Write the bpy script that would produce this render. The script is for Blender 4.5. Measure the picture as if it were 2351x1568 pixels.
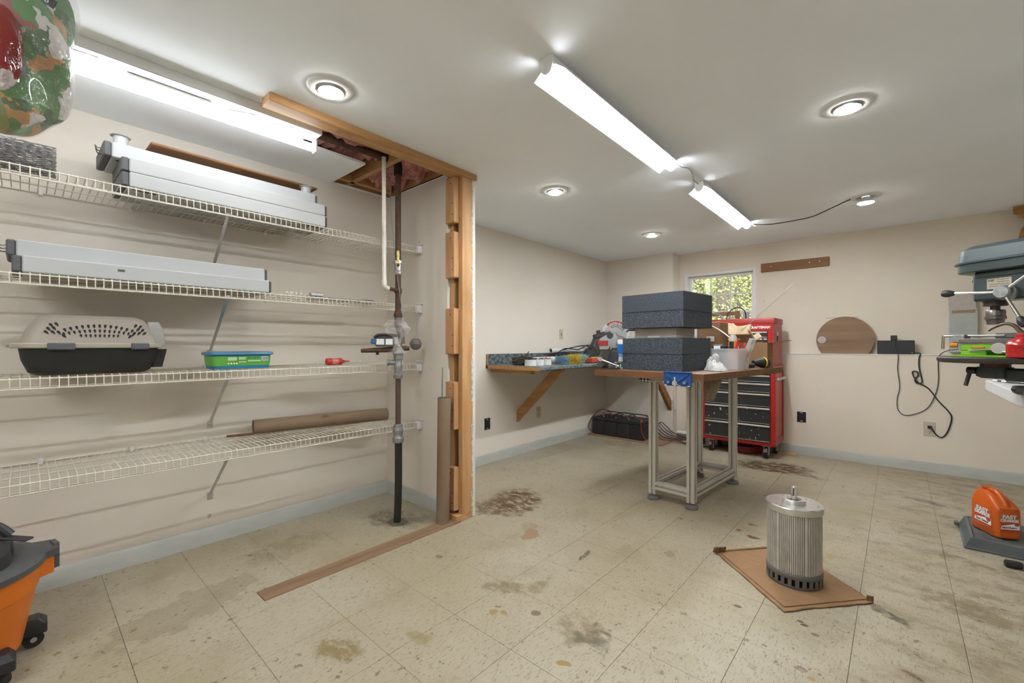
import bpy, bmesh, math, random
from math import sin, cos, pi, radians as R, atan2, sqrt, hypot
from mathutils import Matrix, Vector
random.seed(7)
for _o in list(bpy.data.objects): bpy.data.objects.remove(_o)
SC = bpy.context.scene
COL = SC.collection
# ---------------------------------------------------------------- camera, world, sun, exposure
CAMH = 1.09; YAW = atan2(884.5, 996.0)
cam_d = bpy.data.cameras.new('camera'); cam = bpy.data.objects.new('camera', cam_d); COL.objects.link(cam)
cam.location = (0, 0, CAMH); cam.rotation_euler = (pi/2, 0, YAW)
cam_d.sensor_width = 36.0; cam_d.lens = 36.0*996/2351; cam_d.shift_y = 9.0/2351; cam_d.clip_start = 0.05
SC.camera = cam
SC.view_settings.view_transform = 'Standard'; SC.view_settings.look = 'None'
SC.view_settings.gamma = 1.0; SC.view_settings.use_curve_mapping = False
SC.view_settings.exposure = 2.24
W = bpy.data.worlds.new('sky'); SC.world = W; W.use_nodes = True
_bg = W.node_tree.nodes['Background']; _bg.inputs[0].default_value = (0.75, 0.88, 1.0, 1); _bg.inputs[1].default_value = 0.6
sun_d = bpy.data.lights.new('sun', 'SUN'); sun_d.energy = 3.2; sun_d.angle = 0.01; sun_d.color = (1, 0.95, 0.82)
sun = bpy.data.objects.new('sun', sun_d); COL.objects.link(sun)
sun.rotation_euler = Vector((-0.25, 0.6, -0.75)).to_track_quat('-Z', 'Y').to_euler(); sun.location = (0, -5, 12)
P_TUBE = 4.2; P_LED = 26.0; P_CAN = 27.0

# ---------------------------------------------------------------- materials
MATS = {}
def nd(t, kind, **kw):
    n = t.nodes.new(kind)
    for k, v in kw.items(): setattr(n, k, v)
    return n
def pm(name, col, rough=0.5, metal=0.0, var=0.10, scale=12.0, bump=0.0, bscale=None, stretch=(1, 1, 1), col2=None, coat=0.0,
       alpha=1.0, emit=0.0, ecol=None, trans=0.0, detail=4.0, spec=0.5, lo=0.3, hi=0.7):
    if name in MATS: return MATS[name]
    m = bpy.data.materials.new(name); m.use_nodes = True; t = m.node_tree; t.nodes.clear()
    out = nd(t, 'ShaderNodeOutputMaterial'); b = nd(t, 'ShaderNodeBsdfPrincipled')
    tc = nd(t, 'ShaderNodeTexCoord'); mp = nd(t, 'ShaderNodeMapping'); mp.inputs['Scale'].default_value = stretch
    t.links.new(tc.outputs['Object'], mp.inputs[0])
    no = nd(t, 'ShaderNodeTexNoise'); no.inputs['Scale'].default_value = scale; no.inputs['Detail'].default_value = detail
    t.links.new(mp.outputs[0], no.inputs[0])
    cr = nd(t, 'ShaderNodeValToRGB')
    c2 = col2 if col2 else tuple(c*(1-var) for c in col); c1 = col if col2 else tuple(min(1, c*(1+var*0.6)) for c in col)
    cr.color_ramp.elements[0].position = lo; cr.color_ramp.elements[1].position = hi
    cr.color_ramp.elements[0].color = (*c2, 1); cr.color_ramp.elements[1].color = (*c1, 1)
    t.links.new(no.outputs[0], cr.inputs[0]); t.links.new(cr.outputs[0], b.inputs['Base Color'])
    b.inputs['Roughness'].default_value = rough; b.inputs['Metallic'].default_value = metal
    b.inputs['Coat Weight'].default_value = coat; b.inputs['Coat Roughness'].default_value = 0.1
    b.inputs['Specular IOR Level'].default_value = spec
    if bump:
        bn = nd(t, 'ShaderNodeTexNoise'); bn.inputs['Scale'].default_value = bscale or scale*3; bn.inputs['Detail'].default_value = 5
        t.links.new(mp.outputs[0], bn.inputs[0])
        bu = nd(t, 'ShaderNodeBump'); bu.inputs['Strength'].default_value = bump; bu.inputs['Distance'].default_value = 0.004
        t.links.new(bn.outputs[0], bu.inputs['Height']); t.links.new(bu.outputs[0], b.inputs['Normal'])
    if emit:
        b.inputs['Emission Color'].default_value = (*(ecol or (1, 1, 1)), 1); b.inputs['Emission Strength'].default_value = emit
    if trans: b.inputs['Transmission Weight'].default_value = trans
    if alpha < 1:
        tr = nd(t, 'ShaderNodeBsdfTransparent'); mx = nd(t, 'ShaderNodeMixShader'); mx.inputs[0].default_value = alpha
        t.links.new(tr.outputs[0], mx.inputs[1]); t.links.new(b.outputs[0], mx.inputs[2]); t.links.new(mx.outputs[0], out.inputs[0])
    else: t.links.new(b.outputs[0], out.inputs[0])
    MATS[name] = m
    return m
def wood(name, c1, c2, axis='z', rough=0.6, s=9.0):
    st = {'x': (0.12, 1, 1), 'y': (1, 0.12, 1), 'z': (1, 1, 0.12)}[axis]
    return pm(name+'_'+axis, c1, rough, scale=s*3, stretch=st, col2=c2, bump=0.15, bscale=s*6, detail=6)
def srgb(r, g, b):
    f = lambda c: ((c/255+0.055)/1.055)**2.4 if c/255 > 0.04045 else c/255/12.92
    return (f(r), f(g), f(b))

# ---------------------------------------------------------------- mesh builder
def cr(pts, k=6):
    P = [Vector(p) for p in pts]; out = []
    if len(P) < 3: return P
    for i in range(len(P)-1):
        a = P[max(0, i-1)]; b = P[i]; c = P[i+1]; d = P[min(len(P)-1, i+2)]
        for j in range(k):
            t = j/k
            out.append(0.5*((2*b)+(c-a)*t+(2*a-5*b+4*c-d)*t*t+(3*b-a-3*c+d)*t**3))
    out.append(P[-1]); return out
class MB:
    def __init__(s): s.v = []; s.f = []
    def add(s, vs, fs, M=None):
        n = len(s.v)
        for v in vs:
            v = Vector(v); s.v.append(M @ v if M is not None else v)
        s.f += [tuple(i+n for i in f) for f in fs]; return s
    def bm(s, bm, M=None):
        bm.verts.ensure_lookup_table(); bm.verts.index_update()
        s.add([v.co.copy() for v in bm.verts], [[v.index for v in f.verts] for f in bm.faces], M); bm.free(); return s
    def box(s, x0, x1, y0, y1, z0, z1, b=0.0, M=None, seg=1):
        vs = [(x, y, z) for x in (x0, x1) for y in (y0, y1) for z in (z0, z1)]
        fs = [(0, 1, 3, 2), (4, 6, 7, 5), (0, 4, 5, 1), (2, 3, 7, 6), (0, 2, 6, 4), (1, 5, 7, 3)]
        if b <= 0: return s.add(vs, fs, M)
        bm = bmesh.new(); V = [bm.verts.new(v) for v in vs]
        for f in fs: bm.faces.new([V[i] for i in f])
        bmesh.ops.bevel(bm, geom=list(bm.edges), offset=b, segments=seg, profile=0.5, affect='EDGES')
        return s.bm(bm, M)
    def cbox(s, c, sz, b=0.0, M=None, seg=1):
        return s.box(c[0]-sz[0]/2, c[0]+sz[0]/2, c[1]-sz[1]/2, c[1]+sz[1]/2, c[2]-sz[2]/2, c[2]+sz[2]/2, b, M, seg)
    def bar(s, p0, p1, w, h, b=0.0, upv=(0, 0, 1)):
        p0 = Vector(p0); p1 = Vector(p1); d = p1-p0; L = d.length; d.normalize()
        u = Vector(upv); sd = d.cross(u)
        if sd.length < 1e-4: sd = d.cross(Vector((1, 0, 0)))
        sd.normalize(); up = sd.cross(d)
        M = Matrix.Translation(p0) @ Matrix((sd, d, up)).transposed().to_4x4()
        return s.box(-w/2, w/2, 0, L, -h/2, h/2, b, M)
    def tube(s, pts, r, n=8, cap=True):
        P = [Vector(p) for p in pts]; rs = r if isinstance(r, (list, tuple)) else [r]*len(P)
        T = []
        for i in range(len(P)):
            d = P[min(i+1, len(P)-1)]-P[max(i-1, 0)]
            T.append(d.normalized() if d.length > 1e-9 else Vector((0, 0, 1)))
        a = T[0].orthogonal().normalized(); base = len(s.v); vs = []; fs = []
        for i, p in enumerate(P):
            a = (a-T[i]*a.dot(T[i])); a = a.normalized() if a.length > 1e-6 else T[i].orthogonal().normalized()
            b = T[i].cross(a)
            for k in range(n):
                t = 2*pi*k/n; vs.append(p+(a*cos(t)+b*sin(t))*rs[i])
        for i in range(len(P)-1):
            for k in range(n): fs.append((i*n+k, i*n+(k+1) % n, (i+1)*n+(k+1) % n, (i+1)*n+k))
        if cap: fs.append(tuple(range(n-1, -1, -1))); fs.append(tuple((len(P)-1)*n+k for k in range(n)))
        return s.add(vs, fs)
    def cyl(s, p0, p1, r0, r1=None, n=20, cap=True): return s.tube([p0, p1], [r0, r0 if r1 is None else r1], n, cap)
    def lathe(s, prof, n=28, c=(0, 0, 0), axis=(0, 0, 1), cap=True, sx=1.0, sy=1.0):
        q = Vector((0, 0, 1)).rotation_difference(Vector(axis).normalized()).to_matrix(); C = Vector(c); vs = []; fs = []
        for r, z in prof:
            for k in range(n):
                t = 2*pi*k/n; vs.append(C+q @ Vector((r*cos(t)*sx, r*sin(t)*sy, z)))
        for i in range(len(prof)-1):
            for k in range(n): fs.append((i*n+k, i*n+(k+1) % n, (i+1)*n+(k+1) % n, (i+1)*n+k))
        if cap: fs.append(tuple(range(n-1, -1, -1))); fs.append(tuple((len(prof)-1)*n+k for k in range(n)))
        return s.add(vs, fs)
    def prism(s, poly, z0, z1, M=None):
        n = len(poly); vs = [(x, y, z0) for x, y in poly]+[(x, y, z1) for x, y in poly]
        fs = [tuple(range(n-1, -1, -1)), tuple(range(n, 2*n))]+[(i, (i+1) % n, n+(i+1) % n, n+i) for i in range(n)]
        return s.add(vs, fs, M)
    def ball(s, c, r, n=16, m=10, sc=(1, 1, 1), M=None):
        vs = []; fs = []
        for i in range(1, m):
            a = pi*i/m
            for k in range(n): t = 2*pi*k/n; vs.append((c[0]+r*sin(a)*cos(t)*sc[0], c[1]+r*sin(a)*sin(t)*sc[1], c[2]+r*cos(a)*sc[2]))
        vs += [(c[0], c[1], c[2]+r*sc[2]), (c[0], c[1], c[2]-r*sc[2])]; T = len(vs)-2
        for i in range(m-2):
            for k in range(n): fs.append((i*n+k, (i+1)*n+k, (i+1)*n+(k+1) % n, i*n+(k+1) % n))
        for k in range(n): fs.append((T, k, (k+1) % n)); fs.append((T+1, (m-2)*n+(k+1) % n, (m-2)*n+k))
        return s.add(vs, fs, M)
    def xf(s, M): s.v = [M @ v for v in s.v]; return s
    def mesh(s, name, smooth=35):
        me = bpy.data.meshes.new(name); me.from_pydata([tuple(v) for v in s.v], [], s.f)
        bm = bmesh.new(); bm.from_mesh(me); bmesh.ops.recalc_face_normals(bm, faces=list(bm.faces)); bm.to_mesh(me); bm.free()
        if smooth:
            for p in me.polygons: p.use_smooth = True
            me.set_sharp_from_angle(angle=R(smooth))
        return me
def FR(o, x, y, z=None):
    x = Vector(x).normalized(); y = Vector(y); y = (y-x*y.dot(x)).normalized(); z = x.cross(y)
    return Matrix.Translation(Vector(o)) @ Matrix((x, y, z)).transposed().to_4x4()
def RZ(o, a): return Matrix.Translation(Vector(o)) @ Matrix.Rotation(a, 4, 'Z')
# ---------------------------------------------------------------- scene objects
INV = {}
def thing(name, label, cat, loc=(0, 0, 0), rz=0.0, group=None, kind=None):
    o = bpy.data.objects.new(name, None); COL.objects.link(o); o.empty_display_size = 0.05
    o.location = loc; o.rotation_euler = (0, 0, rz)
    if kind: o['kind'] = kind
    if label: o['label'] = label
    if cat: o['category'] = cat
    if group: o['group'] = group
    INV[o.name] = RZ(loc, rz).inverted(); return o
def part(name, mb, mat, parent, local=False, smooth=35, label=None, kind=None):
    if not local: mb.xf(INV[parent.name])
    o = bpy.data.objects.new(name, mb.mesh(name, smooth)); COL.objects.link(o); o.parent = parent
    INV[o.name] = INV[parent.name]
    if mat: o.data.materials.append(mat)
    if label: o['label'] = label
    if kind: o['kind'] = kind
    return o
def solo(name, mb, mat, label, cat, group=None, smooth=35, kind=None):
    xs = [v.x for v in mb.v]; ys = [v.y for v in mb.v]; zs = [v.z for v in mb.v]
    c = Vector(((min(xs)+max(xs))/2, (min(ys)+max(ys))/2, min(zs)))
    mb.v = [v-c for v in mb.v]
    o = bpy.data.objects.new(name, mb.mesh(name, smooth)); COL.objects.link(o); o.location = c
    INV[o.name] = Matrix.Translation(-c)
    if mat: o.data.materials.append(mat)
    if label: o['label'] = label
    if cat: o['category'] = cat
    if group: o['group'] = group
    if kind: o['kind'] = kind
    return o
def struct(name, mb, mat, smooth=35, label=None):
    o = bpy.data.objects.new(name, mb.mesh(name, smooth)); COL.objects.link(o); o.data.materials.append(mat); o['kind'] = 'structure'
    if label: o['label'] = label
    INV[o.name] = Matrix.Identity(4); return o
def copies(src, locs, parent, name=None):
    for l in locs:
        c = src.copy(); COL.objects.link(c); c.parent = parent; c.location = l
def text(name, s, size, M, mat, parent, ext=0.0004, bold=0.0, sx=1.0):
    cu = bpy.data.curves.new(name, 'FONT'); cu.body = s; cu.size = size; cu.extrude = ext; cu.align_x = 'CENTER'; cu.align_y = 'CENTER'; cu.offset = bold
    t = bpy.data.objects.new(name+'_t', cu); COL.objects.link(t)
    dg = bpy.context.evaluated_depsgraph_get(); me = bpy.data.meshes.new_from_object(t.evaluated_get(dg))
    bpy.data.objects.remove(t); me.transform(INV[parent.name] @ M @ Matrix.Diagonal((sx, 1, 1, 1)))
    me.materials.clear(); me.materials.append(mat)
    o = bpy.data.objects.new(name, me); COL.objects.link(o); o.parent = parent; INV[o.name] = INV[parent.name]; return o
def rsub(r, hole):
    x0, x1, y0, y1 = r; a0, a1, b0, b1 = hole
    if a0 >= x1-1e-6 or a1 <= x0+1e-6 or b0 >= y1-1e-6 or b1 <= y0+1e-6: return [r]
    out = []
    if a0 > x0: out.append((x0, a0, y0, y1))
    if a1 < x1: out.append((a1, x1, y0, y1))
    m0, m1 = max(x0, a0), min(x1, a1)
    if b0 > y0: out.append((m0, m1, y0, b0))
    if b1 < y1: out.append((m0, m1, b1, y1))
    return [q for q in out if q[1]-q[0] > 0.002 and q[3]-q[2] > 0.002]
# ---------------------------------------------------------------- shared materials
def wall_mat(name, c, c2):
    m = pm(name, c, 0.75, scale=1.6, col2=c2, bump=0.06, bscale=160, lo=0.35, hi=0.65, detail=6)
    t = m.node_tree; b = [n for n in t.nodes if n.type == 'BSDF_PRINCIPLED'][0]; geo = nd(t, 'ShaderNodeNewGeometry')
    src = b.inputs['Base Color'].links[0].from_socket
    for sc, thr, cc in ((55.0, 0.815, (0.16, 0.14, 0.12)), (17.0, 0.775, (0.42, 0.36, 0.30))):   # nail holes, scuffs
        n = nd(t, 'ShaderNodeTexNoise'); n.inputs['Scale'].default_value = sc; n.inputs['Detail'].default_value = 2
        t.links.new(geo.outputs['Position'], n.inputs[0])
        r = nd(t, 'ShaderNodeValToRGB'); r.color_ramp.elements[0].position = thr; r.color_ramp.elements[1].position = thr+0.03
        t.links.new(n.outputs[0], r.inputs[0]); mx = nd(t, 'ShaderNodeMix', data_type='RGBA')
        t.links.new(r.outputs[0], mx.inputs[0]); t.links.new(src, mx.inputs[6]); mx.inputs[7].default_value = (*cc, 1); src = mx.outputs[2]
    t.links.new(src, b.inputs['Base Color']); return m
M_wall = wall_mat('wall_paint', (0.735, 0.685, 0.61), (0.71, 0.65, 0.57))
M_wallw = wall_mat('wall_paint_warm', (0.72, 0.65, 0.55), (0.69, 0.615, 0.51))
M_ceil = pm('ceiling_paint', (0.90, 0.94, 0.98), 0.8, scale=2.0, var=0.03, bump=0.04, bscale=120)
M_base = pm('baseboard_paint', (0.475, 0.485, 0.455), 0.5, scale=9, col2=(0.425, 0.435, 0.405), stretch=(1, 1, 3))
M_white = pm('white_paint', (0.74, 0.74, 0.72), 0.45, var=0.04, scale=14)
M_plastic = pm('white_plastic', (0.72, 0.72, 0.70), 0.35, var=0.03)
M_gyp = pm('torn_drywall', (0.70, 0.68, 0.64), 0.95, scale=70, col2=(0.30, 0.28, 0.27), bump=0.6, bscale=90)
WOODC = ((0.56, 0.33, 0.145), (0.41, 0.21, 0.08))
M_stud = wood('pine_stud', *WOODC, axis='z'); M_study = wood('pine_stud', *WOODC, axis='y'); M_studx = wood('pine_stud', *WOODC, axis='x')
M_blk = wood('pine_block', (0.60, 0.36, 0.17), (0.41, 0.20, 0.085), axis='z')
M_dark = pm('black_hole', (0.012, 0.012, 0.013), 0.8)
M_blackp = pm('black_plastic', (0.018, 0.018, 0.02), 0.45, var=0.3)
M_rubber = pm('rubber_black', (0.02, 0.02, 0.021), 0.6)
M_grayp = pm('gray_plastic', (0.10, 0.105, 0.11), 0.5, var=0.12)
M_steel = pm('steel', (0.55, 0.55, 0.54), 0.32, 1.0, scale=40)
M_chrome = pm('chrome', (0.75, 0.75, 0.75), 0.12, 1.0, var=0.03)
M_alu = pm('aluminium', (0.60, 0.59, 0.56), 0.38, 0.85, scale=30, var=0.08)
M_galv = pm('galvanised', (0.36, 0.37, 0.37), 0.5, 0.7, scale=60, col2=(0.22, 0.23, 0.235))
M_rust = pm('rusty_iron', (0.115, 0.06, 0.035), 0.65, 0.3, scale=35, col2=(0.06, 0.035, 0.022), bump=0.3)
M_card = pm('cardboard', (0.29, 0.165, 0.08), 0.85, scale=8, col2=(0.25, 0.14, 0.066), stretch=(1, 6, 1))
M_carde = pm('cardboard_edge', (0.24, 0.13, 0.06), 0.9, scale=60, col2=(0.11, 0.06, 0.028), bump=0.7)
M_redp = pm('red_plastic', (0.50, 0.03, 0.02), 0.4, var=0.15)
M_ivory = pm('ivory_plate', (0.52, 0.46, 0.36), 0.4, var=0.05)
M_label = pm('white_label', (0.78, 0.78, 0.76), 0.6, var=0.04)
M_ink = pm('black_ink', (0.02, 0.02, 0.02), 0.6)
M_yel = pm('yellow_plastic', (0.75, 0.50, 0.02), 0.4)
M_clear = pm('clear_plastic', (0.75, 0.78, 0.80), 0.15, alpha=0.38, var=0.05)
M_film = pm('plastic_film', (0.8, 0.8, 0.8), 0.12, alpha=0.20, bump=0.5, bscale=60)
M_glass = pm('window_glass', (0.9, 0.95, 0.95), 0.02, alpha=0.06)
M_kraft = pm('kraft_paper', (0.36, 0.26, 0.16), 0.85, scale=120, col2=(0.26, 0.18, 0.105), bump=0.3)

# ---------------------------------------------------------------- floor material (stains keep their own places)
def floor_mat():
    m = bpy.data.materials.new('vinyl_tile'); m.use_nodes = True; t = m.node_tree; b = t.nodes['Principled BSDF']
    geo = nd(t, 'ShaderNodeNewGeometry'); pos = geo.outputs['Position']
    def noise(scale, detail=3.0, st=None, rot=0.0, rough=0.5):
        n = nd(t, 'ShaderNodeTexNoise'); n.inputs['Scale'].default_value = scale; n.inputs['Detail'].default_value = detail; n.inputs['Roughness'].default_value = rough
        if st:
            mp = nd(t, 'ShaderNodeMapping'); mp.inputs['Scale'].default_value = st; mp.inputs['Rotation'].default_value = (0, 0, rot)
            t.links.new(pos, mp.inputs[0]); t.links.new(mp.outputs[0], n.inputs[0])
        else: t.links.new(pos, n.inputs[0])
        return n.outputs[0]
    def ramp(s, a, c):
        r = nd(t, 'ShaderNodeMapRange'); r.inputs[1].default_value = a; r.inputs[2].default_value = c; r.interpolation_type = 'SMOOTHSTEP'
        t.links.new(s, r.inputs[0]); return r.outputs[0]
    def mul(a, v):
        n = nd(t, 'ShaderNodeMath', operation='MULTIPLY'); t.links.new(a, n.inputs[0])
        if isinstance(v, (int, float)): n.inputs[1].default_value = v
        else: t.links.new(v, n.inputs[1])
        return n.outputs[0]
    KF = 0.67
    def mix(base, fac, col):
        col = tuple(q*KF for q in col)
        if isinstance(base, tuple): base = tuple(q*KF for q in base)
        mx = nd(t, 'ShaderNodeMix', data_type='RGBA'); t.links.new(fac, mx.inputs[0])
        if isinstance(base, tuple): mx.inputs[6].default_value = (*base, 1)
        else: t.links.new(base, mx.inputs[6])
        mx.inputs[7].default_value = (*col, 1); return mx.outputs[2]
    c = mix((0.585, 0.52, 0.395), ramp(noise(1.3, 4), 0.35, 0.65), (0.51, 0.435, 0.295))
    c = mix(c, mul(ramp(noise(4.0, 6), 0.48, 0.75), 0.5), (0.40, 0.33, 0.20))
    c = mix(c, mul(ramp(noise(115, 2, (1, 0.3, 1), 0.5), 0.56, 0.66), 0.55), (0.40, 0.34, 0.24))
    c = mix(c, mul(ramp(noise(190, 2, (1, 0.22, 1), 0.9), 0.63, 0.68), 0.75), (0.21, 0.16, 0.095))
    c = mix(c, mul(ramp(noise(140, 2, (0.4, 1, 1), 0.3), 0.62, 0.70), 0.5), (0.64, 0.60, 0.50))
    c = mix(c, mul(mul(ramp(noise(30, 3), 0.635, 0.68), ramp(noise(2.2, 3), 0.42, 0.58)), 0.8), (0.20, 0.15, 0.085))
    # grime worn in along the room side by the bench
    sep = nd(t, 'ShaderNodeSeparateXYZ'); t.links.new(pos, sep.inputs[0])
    g = mul(ramp(sep.outputs[0], -0.6, 0.4), ramp(noise(9, 9, (0.8, 1.3, 1), 0.4, .68), 0.45, 0.66))
    c = mix(c, mul(g, 0.6), (0.20, 0.155, 0.085))
    wob = nd(t, 'ShaderNodeTexNoise'); wob.inputs['Scale'].default_value = 14; wob.inputs['Detail'].default_value = 5; t.links.new(pos, wob.inputs[0])
    wv = nd(t, 'ShaderNodeVectorMath', operation='SUBTRACT'); t.links.new(wob.outputs['Color'], wv.inputs[0]); wv.inputs[1].default_value = (0.5, 0.5, 0.5)
    brk = ramp(noise(13, 9, (1, 1.7, 1), 0.6, 0.72), 0.37, 0.56)
    BR = (0.16, 0.085, 0.035); DK = (0.05, 0.035, 0.02); YL = (0.42, 0.27, 0.07); RD = (0.14, 0.025, 0.012); TN = (0.42, 0.28, 0.16); OL = (0.24, 0.18, 0.085)
    st = [(-2.0, 2.29, .17, .25, 30, BR, .95, .10, 1), (-2.05, 2.10, .14, .13, 0, BR, .85, .10, 1), (-1.578, 1.945, .05, .085, 20, TN, .9, .05, 0), (-1.66, 2.03, .05, .06, 0, TN, .7, .05, 1),
          (-0.84, 4.46, .30, .19, 20, (0.10, 0.048, 0.014), 1.0, .14, 1), (-0.62, 4.40, .2, .05, -30, BR, .8, .1, 1), (-2.36, 1.55, .2, .13, 30, DK, .55, .12, 1), (-2.306, 1.53, .07, .06, 0, DK, .7, .04, 0),
          (-2.2, .45, .12, .3, 15, OL, .30, .12, 0), (-2.46, .95, .12, .22, 10, OL, .4, .12, 1), (-1.50, .75, .09, .05, 20, (0.28, 0.20, 0.07), .8, .06, 1), (-1.32, 1.44, .09, .05, 30, OL, .65, .06, 1), (-1.22, 1.57, .05, .07, 10, OL, .6, .07, 1),
          (-1.21, 1.93, .015, .07, 10, DK, .8, .03, 1), (-.92, 1.42, .1, .1, 0, OL, .6, .1, 1), (-.84, 1.40, .06, .05, 0, DK, .45, .08, 1), (-1.238, 1.275, .018, .018, 0, YL, .8, .012, 0), (-1.2, 1.30, .02, .012, 0, YL, .7, .01, 0), (-.857, 1.228, .026, .015, 20, YL, .85, .012, 0), (-1.335, .975, .05, .03, 20, (0.33, .26, .08), .6, .04, 1),
          (-.28, 2.74, .035, .06, 0, YL, .55, .04, 1), (-.3, 2.58, .04, .05, 0, YL, .45, .05, 1), (-.655, 2.945, .03, .018, 10, RD, .9, .02, 1), (-.60, 2.755, .045, .022, 20, RD, .9, .03, 1), (-.70, 2.80, .012, .018, 0, RD, .8, .01, 0), (-.498, 1.983, .016, .011, 0, DK, .75, .006, 0), (-.285, 2.037, .012, .008, 0, DK, .8, .006, 0), (-.27, 2.02, .014, .009, 20, DK, .8, .006, 0),
          (-.23, 1.98, .014, .01, 0, DK, .6, .008, 0), (-.375, 1.655, .012, .03, 40, RD, .75, .014, 1), (-.247, 1.735, .02, .014, 0, RD, .7, .012, 1), (-.21, 1.71, .012, .01, 0, YL, .7, .008, 0), (.035, 1.95, .035, .012, -20, RD, .75, .014, 1), (-1.768, 1.424, .022, .016, 20, (0.25, .16, .09), .8, .01, 0), (-1.1, 1.385, .022, .016, 20, (0.2, .14, .08), .8, .01, 0),
          (-.03, 2.33, .08, .025, -35, DK, .75, .05, 1), (.24, 3.17, .12, .05, -20, OL, .75, .1, 1), (.22, 2.6, .16, .08, -20, OL, .7, .12, 1), (.14, 4.18, .14, .03, -25, DK, .55, .05, 1), (-2.3, 4.4, .2, .14, 20, OL, .55, .1, 1), (-.886, 2.26, .02, .05, 15, OL, .5, .05, 1)]
    for (x, y, rx, ry, a, col, k, w, br) in st:
        add = nd(t, 'ShaderNodeVectorMath', operation='SCALE'); t.links.new(wv.outputs[0], add.inputs[0]); add.inputs['Scale'].default_value = w*2.2
        ad = nd(t, 'ShaderNodeVectorMath', operation='ADD'); t.links.new(pos, ad.inputs[0]); t.links.new(add.outputs[0], ad.inputs[1])
        mp = nd(t, 'ShaderNodeMapping', vector_type='TEXTURE'); mp.inputs['Location'].default_value = (x, y, 0); mp.inputs['Rotation'].default_value = (0, 0, R(a)); mp.inputs['Scale'].default_value = (rx, ry, 50)
        t.links.new(ad.outputs[0], mp.inputs[0]); ln = nd(t, 'ShaderNodeVectorMath', operation='LENGTH'); t.links.new(mp.outputs[0], ln.inputs[0])
        f = ramp(ln.outputs['Value'], 1.06 if not br else 1.25, 0.86 if not br else 0.7)
        if br: f = mul(f, brk)
        c = mix(c, mul(f, k), col)
    t.links.new(c, b.inputs['Base Color']); b.inputs['Roughness'].default_value = 0.42; b.inputs['Specular IOR Level'].default_value = 0.35
    rr = nd(t, 'ShaderNodeMapRange'); rr.inputs[3].default_value = 0.36; rr.inputs[4].default_value = 0.62; t.links.new(noise(5, 4), rr.inputs[0]); t.links.new(rr.outputs[0], b.inputs['Roughness'])
    return m
M_floor = floor_mat()
M_sub = pm('tile_joint', (0.16, 0.125, 0.075), 0.9)
M_vinyl = pm('plain_vinyl', (0.55, 0.49, 0.38), 0.5, scale=2)
# ---------------------------------------------------------------- room shell
XL = -2.84; YF = 5.05; YB = 5.17; YU = 5.265; CZ = 2.18; XR = 2.4; Y0 = -2.6
floor = struct('floor', MB().box(XL-.15, XR+.15, Y0-.15, 5.5, -.12, -.004), M_sub)
PL = (-2.115, -2.015, 0.683, 1.80)
TS = 0.3048; gx = -1.3411; gy = 1.4644; g = 0.0006; tcache = {}
def tile(rx):
    x0, x1, y0, y1 = rx; w, d = round(x1-x0, 4), round(y1-y0, 4)
    if (w, d) not in tcache:
        mb = MB().box(g, w-g, g, d-g, -.004, 0.0, 0.0006); me = mb.mesh('floor_tile', 0); me.materials.append(M_floor); tcache[(w, d)] = me
    o = bpy.data.objects.new('floor_tile', tcache[(w, d)]); COL.objects.link(o); o.parent = floor; o.location = (x0, y0, 0)
XT = gx+TS*9; YT = gy-TS*6
for i in range(-5, 9):
    for j in range(-6, 13):
        x0 = max(XL, gx+i*TS); x1 = gx+(i+1)*TS; y0 = gy+j*TS; y1 = min(gy+(j+1)*TS, YB)
        if x1-x0 < .01 or y1-y0 < .01: continue
        for r in rsub((x0, x1, y0, y1), PL): tile(r)
mb = MB()
for r in rsub((XL, XR, Y0, YB), (XL, XT, YT, YB)): mb.box(r[0], r[1], r[2], r[3], -.004, 0)
part('floor_field', mb, M_vinyl, floor)
# ceiling with the torn hole and the slot by the old plate
H1 = (XL, -2.105, 1.37, 1.80); H2 = (-2.40, -2.105, 0.985, 1.37)
rs = [r for q in rsub((XL-.15, XR+.15, Y0-.15, 5.5), H1) for r in rsub(q, H2)]
mb = MB()
for r in rs: mb.box(r[0], r[1], r[2], r[3], CZ, CZ+.014)
ceiling = struct('ceiling', mb, M_ceil)
M_cav = wood('old_deck', (0.16, 0.07, 0.03), (0.09, 0.035, 0.015), 'x')
mb = MB(); mb.box(XL-.2, -1.9, .6, 2.0, 2.46, 2.48); mb.box(XL-.2, XL-.18, .6, 2.0, CZ+.014, 2.46); mb.box(-1.92, -1.9, .6, 2.0, CZ+.014, 2.46); mb.box(XL-.2, -1.9, .58, .6, CZ+.014, 2.48); mb.box(XL-.2, -1.9, 2.0, 2.02, CZ+.014, 2.48)
part('subfloor', mb, M_cav, ceiling)
for (a, b, c, d, z0, z1, mt) in ((-3.02, -1.93, 1.475, 1.512, 2.20, 2.40, M_studx), (-3.02, -1.93, 1.80, 1.838, 2.185, 2.40, M_studx), (-2.885, -2.848, 1.0, 1.79, 2.185, 2.25, M_study), (-2.80, -2.765, 1.38, 1.79, 2.20, 2.26, M_study)):
    part('joist', MB().box(a, b, c, d, z0, z1, .002), mt, ceiling)
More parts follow.
